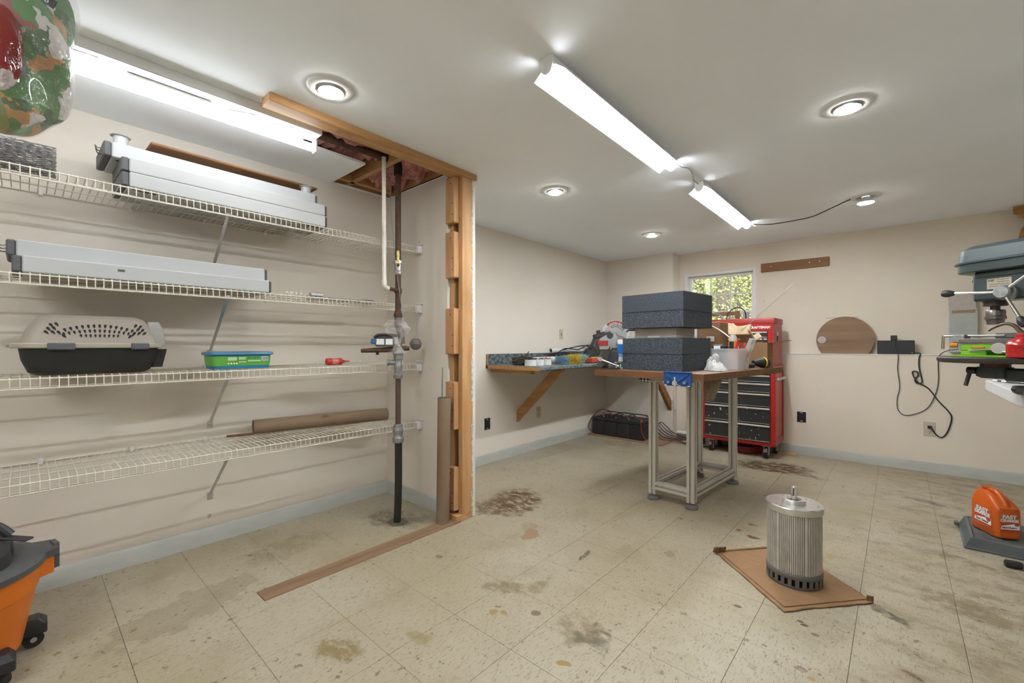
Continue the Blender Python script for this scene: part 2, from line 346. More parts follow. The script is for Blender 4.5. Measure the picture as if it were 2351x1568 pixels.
# walls
wl = struct('wall_left', MB().box(XL-.12, XL, Y0, 5.5, 0, CZ), M_wall)
mb = MB().box(XL, -1.965, YF, 5.5, 0, CZ); struct('wall_back_furred', mb, M_wall)
struct('wall_back_lower', MB().box(-1.965, XR, YB, 5.5, 0, 1.003), M_wallw)
WX0, WX1, WZ1 = -1.905, -1.142, 1.935
mb = MB(); mb.box(-1.965, WX0, YU, 5.5, 1.003, CZ); mb.box(WX1, XR, YU, 5.5, 1.003, CZ); mb.box(WX0, WX1, YU, 5.5, WZ1, CZ)
struct('wall_back_upper', mb, M_wallw)
struct('trim_ledge', MB().box(-1.965, XR, YB-.006, YU, 1.003, 1.011, .002), M_white)
struct('wall_right', MB().box(XR, XR+.12, Y0, 5.5, 0, CZ), M_wall)
struct('wall_front', MB().box(XL-.12, XR+.12, Y0-.12, Y0, 0, CZ), M_wall)
def bboard(name, p0, p1, nx, ny, h=.092):
    d = Vector((nx, ny, 0)); mb = MB(); p0 = Vector((*p0, 0)); p1 = Vector((*p1, 0))
    prof = [(0, 0), (.013, 0), (.013, h-.016), (.009, h-.004), (.004, h), (0, h)]; n = len(prof)
    vs = [p+d*a+Vector((0, 0, b)) for p in (p0, p1) for a, b in prof]
    mb.add(vs, [tuple(range(n)), tuple(range(2*n-1, n-1, -1))]+[(i, (i+1) % n, n+(i+1) % n, n+i) for i in range(n)])
    struct(name, mb, M_base, 30)
bboard('baseboard_left', (XL, Y0), (XL, 1.80), 1, 0); bboard('baseboard_left_room', (XL, 1.92), (XL, YF), 1, 0)
bboard('baseboard_back', (-1.965, YB), (XR, YB), 0, -1); bboard('baseboard_furred', (XL, YF), (-1.965, YF), 0, -1)
bboard('baseboard_wing', (XL, 1.80), (-2.15, 1.80), 0, -1)
# wing wall with bared framing
wing = thing('wall_wing', None, None, (-2.44, 1.86, 0), kind='structure')
part('drywall_panel', MB().box(XL, -2.148, 1.80, 1.8127, 0, CZ), M_wall, wing)
part('drywall_panel', MB().box(XL, -2.052, 1.9, 1.914, 0, CZ), M_wall, wing)
for x0, x1 in ((-2.06, -2.022), (-2.142, -2.104), (-2.62, -2.582)): part('stud', MB().box(x0, x1, 1.8127, 1.9, 0.038, 2.145, .002), M_stud, wing)
part('bottom_plate', MB().box(-2.142, -2.022, 1.768, 1.9, 0.0, .038, .002), M_studx, wing)
for z0, z1, x0 in ((1.855, 2.143, -2.138), (1.512, 1.80, -2.14), (1.035, 1.322, -2.14), (.565, .862, -2.139), (.06, .33, -2.128)):
    bk = part('blocking', MB().box(x0, -2.052, 1.772, 1.8127, z0, z1, .004), M_blk, wing)
    for q in (.18, .42, .86): part('nail', MB().cyl((-2.07-.02*(q > .5), 1.7708, z0+(z1-z0)*q), (-2.07-.02*(q > .5), 1.7725, z0+(z1-z0)*q), .004, n=8), M_dark, bk)
part('corner_strip', MB().box(-2.05, -2.022, 1.9, 1.922, .0, CZ-.0, .001), M_wall, wing)
mb = MB()
zz = .01
while zz < 2.15:
    h_ = random.uniform(.02, .07); w_ = random.uniform(.0, .009)
    if random.random() < .75: mb.box(-2.022-.002, -2.022+.001+w_*.4, 1.892-w_, 1.901, zz, min(zz+h_, 2.16))
    zz += h_
part('torn_edge', mb, M_gyp, wing)
mb = MB()
for z0, z1 in ((1.80, 1.855), (1.322, 1.512), (.862, 1.035), (.33, .565)): mb.box(-2.15, -2.143, 1.797, 1.8135, z0, z1)
part('paper_edge', mb, M_label, wing)
plate = struct('trim_ceiling_plate', MB().box(-2.10, -2.012, .70, 1.93, 2.143, 2.181, .003), M_study)
part('stamp', MB().box(-2.075, -2.035, 1.02, 1.10, 2.1422, 2.1431), pm('grade_stamp', (0.30, 0.16, 0.07), .8, scale=90, col2=(0.5, 0.28, 0.11)), plate)
struct('trim_floor_plate', MB().box(PL[0]+.001, PL[1]-.001, PL[2]+.001, 1.774, -.004, .003, .001), wood('worn_plank', (0.30, 0.185, 0.105), (0.13, 0.072, 0.036), 'y', .75, 4))
# insulation
mb = MB(); nx_, ny_ = 26, 18
for (ax0, ax1, ay0, ay1, zb) in ((-2.76, -2.0, 1.515, 1.80, 2.225), (-2.76, -2.0, 1.0, 1.47, 2.26)):
    vs = []; fs = []
    for i in range(nx_+1):
        for j in range(ny_+1):
            e = min(i, nx_-i, j, ny_-j)/3.0
            z = zb+random.uniform(-.022, .022)+.02*sin(i*.9+j*.4)+(0.10 if e == 0 else 0)
            vs.append((ax0+(ax1-ax0)*i/nx_+random.uniform(-.008, .008), ay0+(ay1-ay0)*j/ny_+random.uniform(-.005, .005), z))
    for i in range(nx_):
        for j in range(ny_): a = i*(ny_+1)+j; fs.append((a, a+1, a+ny_+2, a+ny_+1))
    mb.add(vs, fs)
for k in range(40):
    x = random.uniform(-2.72, -2.15); y = random.uniform(1.55, 1.79); p = Vector((x, y, 2.22)); pts = [p]
    for q in range(4): p = p+Vector((random.uniform(-.015, .015), random.uniform(-.015, .015), -random.uniform(0, .012))); pts.append(p)
    mb.tube(pts, .0012, 4)
solo('insulation', mb, pm('pink_fiberglass', (0.62, 0.30, 0.27), .95, scale=30, col2=(0.42, 0.16, 0.14), bump=.8), 'pink fiberglass insulation showing in the ceiling hole above the pipes', 'insulation', kind='stuff', smooth=0)
# ---------------------------------------------------------------- window and the woods outside
win = thing('window_1', 'white double-hung window with divided panes above the tool chest', None, (-1.52, 5.30, 1.011), kind='structure')
def wf(nm, a): part(nm, MB().box(*a, .003), M_white, win)
for a in ((WX0, WX0+.03, YU-.004, 5.40, 1.011, WZ1), (WX1-.03, WX1, YU-.004, 5.40, 1.011, WZ1), (WX0+.03, WX1-.03, YU-.004, 5.40, WZ1-.03, WZ1), (WX0+.03, WX1-.03, YU, 5.42, 1.011, 1.04)): wf('frame', a)
SX0, SX1 = WX0+.03, WX1-.03
for nm, z0, z1, y in (('upper', 1.45, WZ1-.03, 5.33), ('lower', 1.04, 1.475, 5.295)):
    for a in ((SX0, SX0+.03, y, y+.03, z0, z1), (SX1-.03, SX1, y, y+.03, z0, z1), (SX0+.03, SX1-.03, y, y+.03, z1-.03, z1), (SX0+.03, SX1-.03, y, y+.03, z0, z0+.03)): wf('sash_rail', a)
    w = (SX1-SX0-.06)/3
    for k in (1, 2): wf('muntin', (SX0+.03+k*w-.008, SX0+.03+k*w+.008, y+.006, y+.024, z0+.03, z1-.03))
    zm = (z0+z1)/2
    for k in range(3):
        wf('muntin', (SX0+.03+k*w+.008, SX0+.03+(k+1)*w-.008, y+.006, y+.024, zm-.008, zm+.008))
        for (p0, p1) in ((z0+.03, zm-.008), (zm+.008, z1-.03)): part('pane', MB().box(SX0+.03+k*w+.008, SX0+.03+(k+1)*w-.008, y+.0135, y+.0165, p0, p1), M_glass, win)
ground = MB(); gv = []; gf = []
for i in range(13):
    for j in range(13):
        x = -16+i*2.2; y = 5.5+j*2.2; gv.append((x, y, 0.75+0.045*(y-5.5)+random.uniform(-.06, .06)))
for i in range(12):
    for j in range(12): a = i*13+j; gf.append((a, a+13, a+14, a+1))
ground.add(gv, gf); struct('ground_outside', ground, pm('leaf_litter', (0.16, 0.15, 0.05), .95, scale=3, col2=(0.10, 0.16, 0.03)))
M_bark = pm('bark', (0.11, 0.095, 0.07), .9, scale=14, stretch=(1, 1, .2), col2=(0.05, 0.042, 0.032), bump=.6)
M_leafs = []
for k, c in enumerate(((0.60, 0.62, 0.16), (0.38, 0.47, 0.09), (0.70, 0.68, 0.28))):
    m = pm('leaves_%s' % 'abc'[k], c, .6, scale=2.5, col2=tuple(q*.6 for q in c)); t = m.node_tree; bs = [n for n in t.nodes if n.type == 'BSDF_PRINCIPLED'][0]
    tl = nd(t, 'ShaderNodeBsdfTranslucent'); tl.inputs[0].default_value = (*c, 1); mx = nd(t, 'ShaderNodeMixShader'); mx.inputs[0].default_value = .45
    o_ = [n for n in t.nodes if n.type == 'OUTPUT_MATERIAL'][0]; t.links.new(bs.outputs[0], mx.inputs[1]); t.links.new(tl.outputs[0], mx.inputs[2]); t.links.new(mx.outputs[0], o_.inputs[0]); M_leafs.append(m)
def tree(x, y, r, h, nl, kind, low, lean=0.0):
    gz = 0.75+0.045*(y-5.5)-.1
    lab = ['tall grey-barked tree outside the window with yellow-green leaves', 'slim dark-stemmed tree in the woods outside the window', 'bright leafy sapling in the woods outside the window'][kind]
    t = thing('forest_tree', lab, 'tree', (x, y, gz), random.uniform(0, 6), 'trees in the woods outside the window')
    pts = [(lean*k/8*h+random.uniform(-.03, .03), 0, h*k/8) for k in range(9)]
    part('trunk', MB().tube(pts, [r*(1.25 if k == 0 else 1-.07*k) for k in range(9)], 10), M_bark, t, local=True)
    for k in range(5):
        mb = MB(); z = random.uniform(low, h*.9); a = random.uniform(0, 6.28); L = random.uniform(.8, 1.8)
        mb.tube([(lean*z, 0, z), (lean*z+cos(a)*L*.5, sin(a)*L*.5, z+.3), (lean*z+cos(a)*L, sin(a)*L, z+.5)], [r*.28, r*.2, r*.08], 5)
        part('branch', mb, M_bark, t, local=True)
    vs = []; fs = []; cl = [(random.gauss(0, 1.3)+lean*2, random.gauss(0, 1.3), random.uniform(low, h), random.uniform(.25, .7)) for _ in range(34)]
    for q in range(int(nl*4.5)):
        cx_, cy_, cz_, s_ = random.choice(cl); p = Vector((random.gauss(cx_, s_), random.gauss(cy_, s_), random.gauss(cz_, s_*.55)))
        if p.z < .1: continue
        n = Vector((random.gauss(0, 1), random.gauss(0, 1), random.gauss(.6, 1))).normalized(); u = n.orthogonal().normalized(); v = n.cross(u); L = random.uniform(.016, .032)
        k = len(vs); vs += [p-u*L, p+v*L*.55, p+u*L, p-v*L*.55]; fs.append((k, k+1, k+2, k+3))
    part('foliage', MB().add(vs, fs), M_leafs[(kind+nl) % 3], t, local=True, smooth=0, kind='stuff')
random.seed(21)
for (rt_, y, r, h, nl, kd, low, ln) in ((-.332, 12.0, .20, 7.5, 900, 0, 3.4, 0), (-.318, 12.5, .09, 7, 900, 1, 3.2, .03), (-.283, 10.0, .14, 7.5, 900, 0, 3.2, 0), (-.268, 10.6, .12, 7, 900, 0, 3.2, .09), (-.256, 12, .12, 8, 900, 1, 3.4, 0), (-.240, 13, .10, 7, 900, 1, 3.4, 0), (-.228, 14, .10, 8, 900, 1, 3.6, 0),
        (-.35, 17, .13, 8, 1700, 1, .8, 0), (-.30, 18, .12, 8, 1700, 1, .6, 0), (-.245, 20, .12, 8, 1700, 1, .6, .02), (-.28, 22, .14, 9, 2200, 1, .5, 0), (-.33, 23, .14, 9, 2200, 0, .5, 0), (-.23, 24, .14, 9, 2200, 0, .5, 0), (-.21, 13, .03, 3.4, 1200, 2, .3, 0), (-.275, 9.2, .02, 2.0, 900, 2, .3, 0), (-.30, 14, .025, 2.8, 1300, 2, .3, 0), (-.24, 11.5, .02, 2.4, 1100, 2, .3, 0), (-.36, 10, .03, 3, 1000, 2, .4, 0)):
    tree(rt_*y, y, r, h, nl, kd, low, ln)
# ---------------------------------------------------------------- lights
random.seed(5)
def emis(name, col, s):
    m = bpy.data.materials.new(name); m.use_nodes = True; t = m.node_tree; t.nodes.clear()
    o = nd(t, 'ShaderNodeOutputMaterial'); e = nd(t, 'ShaderNodeEmission'); e.inputs[0].default_value = (*col, 1); e.inputs[1].default_value = s
    t.links.new(e.outputs[0], o.inputs[0]); return m
E_tube = emis('lit_tube', (0.95, 0.98, 1.0), P_TUBE); E_led = emis('lit_diffuser', (0.93, 0.97, 1.0), P_LED); E_can = emis('lit_bulb_face', (1.0, 0.965, 0.92), P_CAN)
M_fix = pm('fixture_enamel', (0.78, 0.79, 0.80), .35, var=.02)
def can(x, y, label, drop=.016, cord=False):
    t = thing('recessed_light', label, 'ceiling light', (x, y, CZ), group='recessed ceiling lights')
    part('trim_ring', MB().lathe([(.058, -.004), (.064, -.009), (.082, -.008), (.094, -.003), (.096, 0), (.058, 0)], 40, cap=False), M_fix, t, local=True)
    part('baffle', MB().lathe([(.058, -.003), (.05, -.0012), (.0, -.001)], 32, cap=False), pm('can_inside', (.45, .45, .44), .5), t, local=True)
    b = part('bulb', MB().lathe([(.022, -.0015), (.026, -.002-drop*.35), (.047, -drop*.85), (.05, -drop)], 32, cap=False), M_fix, t, local=True)
    part('bulb_face', MB().lathe([(.05, -drop), (.045, -drop-.004), (.02, -drop-.007), (.0, -drop-.0075)], 32, cap=False), E_can, b, local=True)
    return t
can(-1.80, .868, 'recessed ceiling light beside the bare wooden ceiling plate')
can(-1.80, 2.485, 'recessed ceiling light between the wing wall and the paired strip lights')
can(-1.80, 4.095, 'recessed ceiling light above the corner counter with the saw')
can(-.17, 2.49, 'recessed ceiling light with wide white ring, beside the longer-looking strip light')
c4 = can(-.172, 4.10, 'recessed ceiling light with drooping bulb, fed to by the black cord', drop=.045)
for x, y, w in ((-.17, .87, 'behind the strip lights'), (-1.80, -.75, 'over the shop vacuum side'), (-.17, -.75, 'over the room entrance'), (1.45, .87, 'over the side workbench'), (1.45, 2.49, 'over the drill press bench')):
    can(x, y, 'added out-of-view recessed ceiling light %s' % w)  # unseen fixtures added on the same grid to brighten the room
def led(y0, y1, xc, label):
    t = thing('strip_light', label, 'strip light', (xc, (y0+y1)/2, CZ), group='paired shop strip lights'); L = (y1-y0)/2
    h = part('housing', MB().box(-.028, .028, -L, L, -.038, 0, .003), M_fix, t, local=True)
    # wings
    for s in (-1, 1):
        mb = MB(); a = (s*.027, -.030); b = (s*.072, -.064); e = .0012
        mb.add([(x, y, z+q) for q in (0, e) for y in (-L+.012, L-.012) for (x, z) in (a, b)], [(0, 1, 3, 2), (4, 6, 7, 5), (0, 4, 5, 1), (2, 3, 7, 6), (0, 2, 6, 4), (1, 5, 7, 3)])
        part('reflector_wing', mb, M_fix, t, local=True)
    pts = [(.024*cos(pi+pi*k/12), -.040+.026*sin(pi+pi*k/12)) for k in range(13)]
    mb = MB(); n = len(pts); mb.add([(x, y, z) for y in (-L+.006, L-.006) for x, z in pts], [tuple(range(n)), tuple(range(2*n-1, n-1, -1))]+[(i, (i+1) % n, n+(i+1) % n, n+i) for i in range(n)])
    part('diffuser', mb, E_led, t, local=True)
    for s in (-1, 1):
        pts2 = [(.0265*cos(pi+pi*k/12), -.038+.0295*sin(pi+pi*k/12)) for k in range(13)]
        mb = MB().prism([(x, z) for x, z in pts2]+[(.0285, -.002), (-.0285, -.002)], 0, .005, FR((0, s*L-(.005 if s > 0 else 0), 0), (1, 0, 0), (0, 0, 1)))
        mb.v = [Vector((v.x, v.y if True else 0, v.z)) for v in mb.v]
        mb.v = [Vector((v.x, (s*L-.002)+(v.y-(s*L))*1.0, v.z)) for v in mb.v]
        part('end_cap', mb, M_plastic, t, local=True)
    part('print', MB().box(-.012, .012, -L-.0058, -L-.0052, -.022, -.012), pm('faint_print', (.35, .35, .36), .6, scale=300, col2=(.7, .7, .7)), h, local=True)
    return t
led(1.315, 2.535, -.99, 'lit white strip light with reflector wings, start of the linked pair')
led(2.985, 4.225, -.985, 'lit white strip light with reflector wings, joined to the black cord')
led(-1.75, -.53, -.99, 'added out-of-view strip light with reflector wings, front fill from behind the camera')  # extra fixture added out of view as front fill for camera-facing surfaces
solo('link_cord', MB().tube(cr([(-.985, 2.535, 2.165), (-.965, 2.60, 2.155), (-.955, 2.70, 2.172), (-.965, 2.80, 2.172), (-.985, 2.88, 2.160), (-.99, 2.978, 2.165)]), .004, 8), pm('grey_cord', (.45, .45, .44), .5), 'short grey link cord joining the two ceiling strip lights', 'cord')
solo('ceiling_cord', MB().tube(cr([(-.978, 4.228, 2.165), (-.93, 4.26, 2.15), (-.80, 4.26, 2.13), (-.62, 4.22, 2.12), (-.50, 4.20, 2.125), (-.38, 4.14, 2.15), (-.30, 4.09, 2.165), (-.26, 4.08, 2.174)]), .004, 8), M_rubber, 'black cord drooping under the ceiling from strip light to drooping bulb', 'cord')
# bare tube fixture in the closet
ft = thing('fluorescent_fixture', 'bare fluorescent tube fixture on the closet ceiling beside the wooden plate', 'light fixture', (-2.2, .38, CZ)); L = .61
h_ = part('channel', MB().box(-.052, .058, -L, L, -.042, 0, .003), M_fix, ft, local=True)
part('ballast_cover', MB().box(-.035, .0, -.12, .16, -.056, -.042, .004), M_plastic, h_, local=True)
part('print', MB().box(-.03, -.006, -.11, -.08, -.0568, -.056), MATS['faint_print'], h_, local=True)
part('tube', MB().cyl((-.03, -L+.01, -.082), (-.03, L-.012, -.082), .019, n=20), E_tube, ft, local=True)
for s in (-1, 1):
    part('lamp_holder', MB().box(-.05, -.01, s*L-.006, s*L+.006, -.105, -.04, .003), M_plastic, ft, local=True)
for (a, b) in ((-.55, -.2), (.2, .5)):
    for k in range(3): part('wire', MB().tube(cr([(random.uniform(0, .04), a+(b-a)*q/5, -.045-random.uniform(0, .012)) for q in range(6)]), .0013, 5), pm('thin_wire', (.5, .42, .40), .5), ft, local=True)
# ---------------------------------------------------------------- wire shelves
M_wire = pm('wire_vinyl', (.66, .62, .53), .45, var=.05)
SZ = [1.765, 1.362, .968, .575]; XF = -2.44
snames = ['topmost wire closet shelf under the lit tube, holding white housings', 'wire closet shelf holding the stack of two white housings', 'wire closet shelf holding the pet carrier', 'lowest wire closet shelf holding a cardboard tube']
wire_me = None
for si, z in enumerate(SZ):
    t = thing('wire_shelf', snames[si], 'shelf', (XL, 0.7, z), group='white wire closet shelves')
    if wire_me is None:
        wire_me = MB().tube([(.006, 0, .002), (.39, 0, .002), (.400, 0, -.006), (.402, 0, -.04)], .0020, 5).mesh('cross_wire'); wire_me.materials.append(M_wire)
    y = -1.09
    while y < 1.075:
        o = bpy.data.objects.new('cross_wire', wire_me); COL.objects.link(o); o.parent = t; o.location = (0, y, 0); y += .0254
    for (x, zz) in ((.004, -.001), (.14, -.0025), (.27, -.0025), (.3985, -.0045), (.4, -.042), (.392, -.036)):
        part('rod', MB().cyl((x, -1.1, zz), (x, 1.085, zz), .0030 if x != .392 else .002, n=8), M_wire, t, local=True)
    for y in (-.95, -.65, -.345, -.04, .265, .57, .875):
        part('wall_clip', MB().box(0, .012, y-.008, y+.008, -.012, .016, .003).cyl((.012, y, .010), (.014, y, .010), .004, n=8), M_plastic, t, local=True)
    br = part('brace', MB().bar((.395, -.035, -.030), (.010, -.016, -.30), .014, .004, .001, upv=(1, 0, 1)), M_alu, t, local=True)
    part('brace_foot', MB().box(0.0, .004, -.03, -.002, -.335, -.295, .001).cyl((.004, -.016, -.318), (.008, -.016, -.318), .005, n=10), M_alu, br, local=True)
    part('end_bracket', MB().box(.345, .425, 1.088, 1.0985, -.052, .006, .003).box(.40, .43, 1.060, 1.0985, -.052, -.004, .003).box(.37, .44, 1.085, 1.0985, .006, .018, .002), M_plastic, t, local=True)
# ---------------------------------------------------------------- white housings with grey end caps
M_hous = pm('white_enamel', (.46, .47, .475), .4, scale=3, var=.04); M_cap = pm('grey_cap', (.075, .08, .088), .6, scale=18, col2=(.11, .108, .105))
def housing(x, y, z, L, D, H, rz, label, tubes=False):
    t = thing('light_housing', label, 'housing', (x, y, z), rz, 'white housings stored on the shelves')
    part('body', MB().box(-D, 0, .026, L-.026, 0, H, .004), M_hous, t, local=True)
    for y0, y1 in ((0, .026), (L-.026, L-.014)):
        c = part('end_cap', MB().box(-D+.003, -.003, y0, y1, .002, H-.002, .005), M_cap, t, local=True)
    for yy in (.04, L-.13): part('slot', MB().prism([(-.02-.012*cos(a)*1.0-.02, yy+.045+.045*sin(a)) for a in [2*pi*k/16 for k in range(16)]], -.0012, .0005), M_dark, t, local=True)
    if tubes:
        for yy, hh in ((.06, .042), (L-.06, .040)):
            p = part('riser_tube', MB().lathe([(.026, 0), (.026, hh), (.034, hh+.001), (.036, hh+.003), (.034, hh+.005), (.024, hh+.005)], 24, (-.05, yy, H)), M_hous, t, local=True)
    return t
h1 = housing(-2.452, .275, SZ[0]+.005, .905, .27, .063, R(0.4), 'white housing on the topmost shelf, bottom of its stack of three')
h2 = housing(-2.456, .275, SZ[0]+.069, .905, .27, .063, R(0.4), 'white housing on the topmost shelf, middle of its stack of three')
h3 = housing(-2.51, .225, SZ[0]+.133, .925, .26, .066, R(.6), 'white housing with round risers, top of the stack of three', True)
housing(-2.465, -.03, SZ[1]+.005, .915, .27, .064, R(.3), 'white housing on the second shelf, lying under its twin')
h5 = housing(-2.52, -.045, SZ[1]+.070, .925, .235, .065, R(-.2), 'white housing on the second shelf, lying on its twin')
for hh_, yy in ((h5, -.018), (h3, -.016)):
    mb = MB()
    for k in range(3): mb.tube(cr([(-.06-.01*k, 0.004, .05-.012*k), (-.065, -.012, .045-.012*k), (-.055+.01*k, -.022, .05-.01*k)]), .0022, 6)
    part('hook', mb, M_galv, hh_, local=True)
part('torn_flap', MB().box(-.0006, .0012, .295, .318, .036, .046), M_cap, [o for o in bpy.data.objects if o.get('label', '').endswith('under its twin')][0], local=True)
mb = MB(); ws = wood('cedar_board', (.34, .16, .06), (.20, .08, .03), 'y')
zb = SZ[0]+.133+.066+.0465
mb.box(-.30, -.17, .36, 1.13, 0, .012, .004); mb.xf(RZ((-2.37, .03, zb), R(1.2)))
solo('wooden_board', mb, ws, 'thin reddish wooden board lying on the risers of the top housing', 'board')
# chicken wire roll
mb = MB(); rad = .058
for lay in range(5):
    r = rad-.009*lay; nc = 22-3*lay; rows = 11; off = random.random()
    for i in range(rows):
        y = -.20+i*.026
        for k in range(nc):
            f = lambda a, yy: (-2.545+r*cos(a)+random.uniform(-.002, .002), yy+random.uniform(-.002, .002), 1.768+rad+r*sin(a)+random.uniform(-.002, .002))
            a0 = 2*pi*(k+off+(.5 if i % 2 else 0))/nc; a1 = 2*pi*(k+off+.5+(.5 if i % 2 else 0))/nc; am = 2*pi*(k+off-.5+(.5 if i % 2 else 0))/nc
            p = f(a0, y); q = f(a0, y+.013); mb.tube([p, q], .0017, 3, False); mb.tube([q, f(a1, y+.026)], .0013, 3, False); mb.tube([q, f(am, y+.026)], .0013, 3, False)
solo('wire_mesh_roll', mb, pm('mesh_wire', (.22, .215, .215), .5, .5), 'roll of galvanised hexagonal wire mesh on the topmost shelf', 'wire mesh', smooth=0)
# ---------------------------------------------------------------- pet carrier
t = thing('pet_carrier', 'hard plastic pet carrier, taupe slotted lid over black base', 'pet carrier', (-2.60, .195, SZ[2]+.005))
def rrect(hx, hy, r, n=5):
    out = []
    for cx_, cy_, a0 in ((hx-r, hy-r, 0), (-hx+r, hy-r, 90), (-hx+r, -hy+r, 180), (hx-r, -hy+r, 270)):
        for k in range(n+1): a = R(a0+90*k/n); out.append((cx_+r*cos(a), cy_+r*sin(a)))
    return out
def loft(secs, cap=True):
    mb = MB(); n = len(secs[0][0]); vs = []; fs = []
    for poly, z, dx, dy in secs: vs += [(x+dx, y+dy, z) for x, y in poly]
    for i in range(len(secs)-1):
        for k in range(n): fs.append((i*n+k, i*n+(k+1) % n, (i+1)*n+(k+1) % n, (i+1)*n+k))
    if cap: fs.append(tuple(range(n-1, -1, -1))); fs.append(tuple((len(secs)-1)*n+k for k in range(n)))
    return mb.add(vs, fs)
M_taupe = pm('taupe_plastic', (.30, .265, .225), .5, var=.06, scale=6)
part('base_shell', loft([(rrect(.11, .165, .04), 0, 0, 0), (rrect(.128, .185, .05), .012, 0, 0), (rrect(.140, .203, .05), .06, 0, 0), (rrect(.146, .21, .05), .108, 0, 0)]), pm('carrier_black', (.012, .012, .011), .6, var=.3), t, local=True)
ld = part('lid_shell', loft([(rrect(.146, .208, .05), .118, 0, 0), (rrect(.136, .198, .05), .16, 0, 0), (rrect(.125, .183, .05), .20, 0, 0), (rrect(.112, .163, .045), .228, 0, 0), (rrect(.09, .14, .04), .24, 0, 0)]), M_taupe, t, local=True)
part('rim', loft([(rrect(.153, .222, .05), .106, 0, -.006), (rrect(.156, .225, .05), .110, 0, -.006), (rrect(.156, .225, .05), .122, 0, -.006), (rrect(.152, .22, .05), .126, 0, -.006)]), pm('rim_plastic', (.36, .33, .27), .5, var=.05), t, local=True)
part('end_shell', loft([(rrect(.105, .02, .008), .02, 0, .205), (rrect(.115, .028, .01), .10, 0, .212)]), MATS['carrier_black'], t, local=True)
part('door_frame', loft([(rrect(.115, .03, .01), .118, 0, .205), (rrect(.112, .028, .01), .19, 0, .200), (rrect(.09, .02, .01), .222, 0, .195)]), pm('frame_grey', (.27, .26, .25), .5), t, local=True)
for y0, y1 in ((-.135, -.058), (.11, .17)): part('latch', MB().box(.150, .162, y0, y1, .100, .127, .003), pm('latch_grey', (.10, .105, .12), .45), t, local=True)
part('handle', MB().tube(cr([(.06, -.212, .118), (.055, -.234, .118), (-.055, -.234, .118), (-.06, -.212, .118)]), .008, 8), M_taupe, t, local=True)
def teardrop(y, z, L, w, a):
    pts = []
    for k in range(12):
        q = 2*pi*k/12; s = (1-.45*sin(q)) if True else 1
        py = w*cos(q)*(0.62+.38*sin(q)); pz = L*sin(q)
        pts.append((y+py*cos(a)-pz*sin(a), z+py*sin(a)+pz*cos(a)))
    pr_ = ((.118, .146), (.16, .136), (.20, .125), (.228, .112), (.25, .09))
    def xs(zz):
        for (z0_, x0_), (z1_, x1_) in zip(pr_, pr_[1:]):
            if zz <= z1_: return x0_+(x1_-x0_)*(zz-z0_)/(z1_-z0_)
        return .09
    mb = MB(); n = 12; mb.add([(xs(z_)+.0015, y_, z_) for y_, z_ in pts]+[(xs(z_)-.004, y_, z_) for y_, z_ in pts], [tuple(range(n)), tuple(range(2*n-1, n-1, -1))]+[(i, (i+1) % n, n+(i+1) % n, n+i) for i in range(n)])
    return mb
def vent(y, z, L, w, a): part('vent_slot', teardrop(y, z, L, w*1.25, a), M_dark, ld, local=True)
for k in range(-6, 7): vent(.015+.0168*k, .196-.0005*k*k, .0085, .0050, -k*.07)
for k in range(-7, 8): vent(.015+.0148*k, .176-.00028*k*k, .0076, .0043, -k*.06)
for k in range(-4, 5): vent(.015+.0138*k, .156, .0070, .0040, -k*.05)
for s in (-1, 1):
    for (dy, z, a) in ((.118, .200, .5), (.133, .196, .55), (.125, .184, .6), (.140, .181, .6), (.112, .167, .55), (.128, .168, .62), (.146, .168, .75), (.098, .154, .6)): vent(.010+s*dy, z, .0095, .0052, -s*a)
# ---------------------------------------------------------------- wipes tub, glue bottle, tubes
t = thing('wipes_tub', 'green labelled plastic tub with blue lid on the carrier shelf', 'tub', (-2.575, .745, SZ[2]+.005), R(1))
M_blue = pm('blue_plastic', (.02, .20, .42), .35); M_grn = pm('green_label', (.13, .42, .06), .45, scale=5, col2=(.10, .36, .05))
part('body', loft([(rrect(.072, .128, .02), 0, 0, 0), (rrect(.078, .135, .02), .07, 0, 0)]), M_blue, t, local=True)
sl = part('sleeve', loft([(rrect(.0745, .131, .02), .014, 0, 0), (rrect(.0785, .1355, .02), .062, 0, 0)], False), M_grn, t, local=True)
part('lid', loft([(rrect(.084, .142, .022), .068, 0, 0), (rrect(.088, .146, .022), .072, 0, 0), (rrect(.086, .144, .022), .082, 0, 0), (rrect(.07, .128, .02), .086, 0, 0)]), pm('lid_blue', (.05, .20, .36), .3), t, local=True)
for (y0, y1, z0, z1, m_) in ((.085, .117, .038, .060, M_label), (-.07, -.03, .04, .058, pm('pale_green', (.42, .62, .36), .5)), (-.022, .01, .045, .058, MATS['pale_green']), (.02, .08, .034, .042, MATS['pale_green']), (-.022, .012, .030, .036, MATS['pale_green'])):
    part('print_panel', MB().box(.0765, .0790, y0, y1, z0, z1), m_, sl, local=True)
mb = MB()
for k in range(11): mb.box(.0788, .0794, .088+k*.0026, .0893+k*.0026, .041, .057)
part('barcode', mb, pm('navy_ink', (.03, .03, .18), .6), sl, local=True)
for k in range(4): part('badge', MB().cyl((.0755, -.066+k*.012, .026), (.0775, -.066+k*.012, .026), .004, n=12), M_label, sl, local=True)
for k in range(4): part('badge', MB().cyl((.078, .024+k*.015, .053), (.0792, .024+k*.015, .053), .005, n=6), pm('teal_print', (.05, .25, .16), .6), sl, local=True)
t = thing('glue_bottle', 'small red squeeze bottle lying on the carrier shelf', 'bottle', (-2.53, 1.19, SZ[2]+.0248))
part('body', MB().lathe([(.012, 0), (.020, .003), (.0215, .012), (.0215, .085), (.019, .095), (.010, .10)], 24, axis=(0, 1, 0)), M_redp, t, local=True)
part('nozzle', MB().lathe([(.010, .10), (.010, .112), (.006, .116), (.003, .148)], 16, axis=(0, 1, 0)), pm('red_nozzle', (.40, .05, .04), .4), t, local=True)
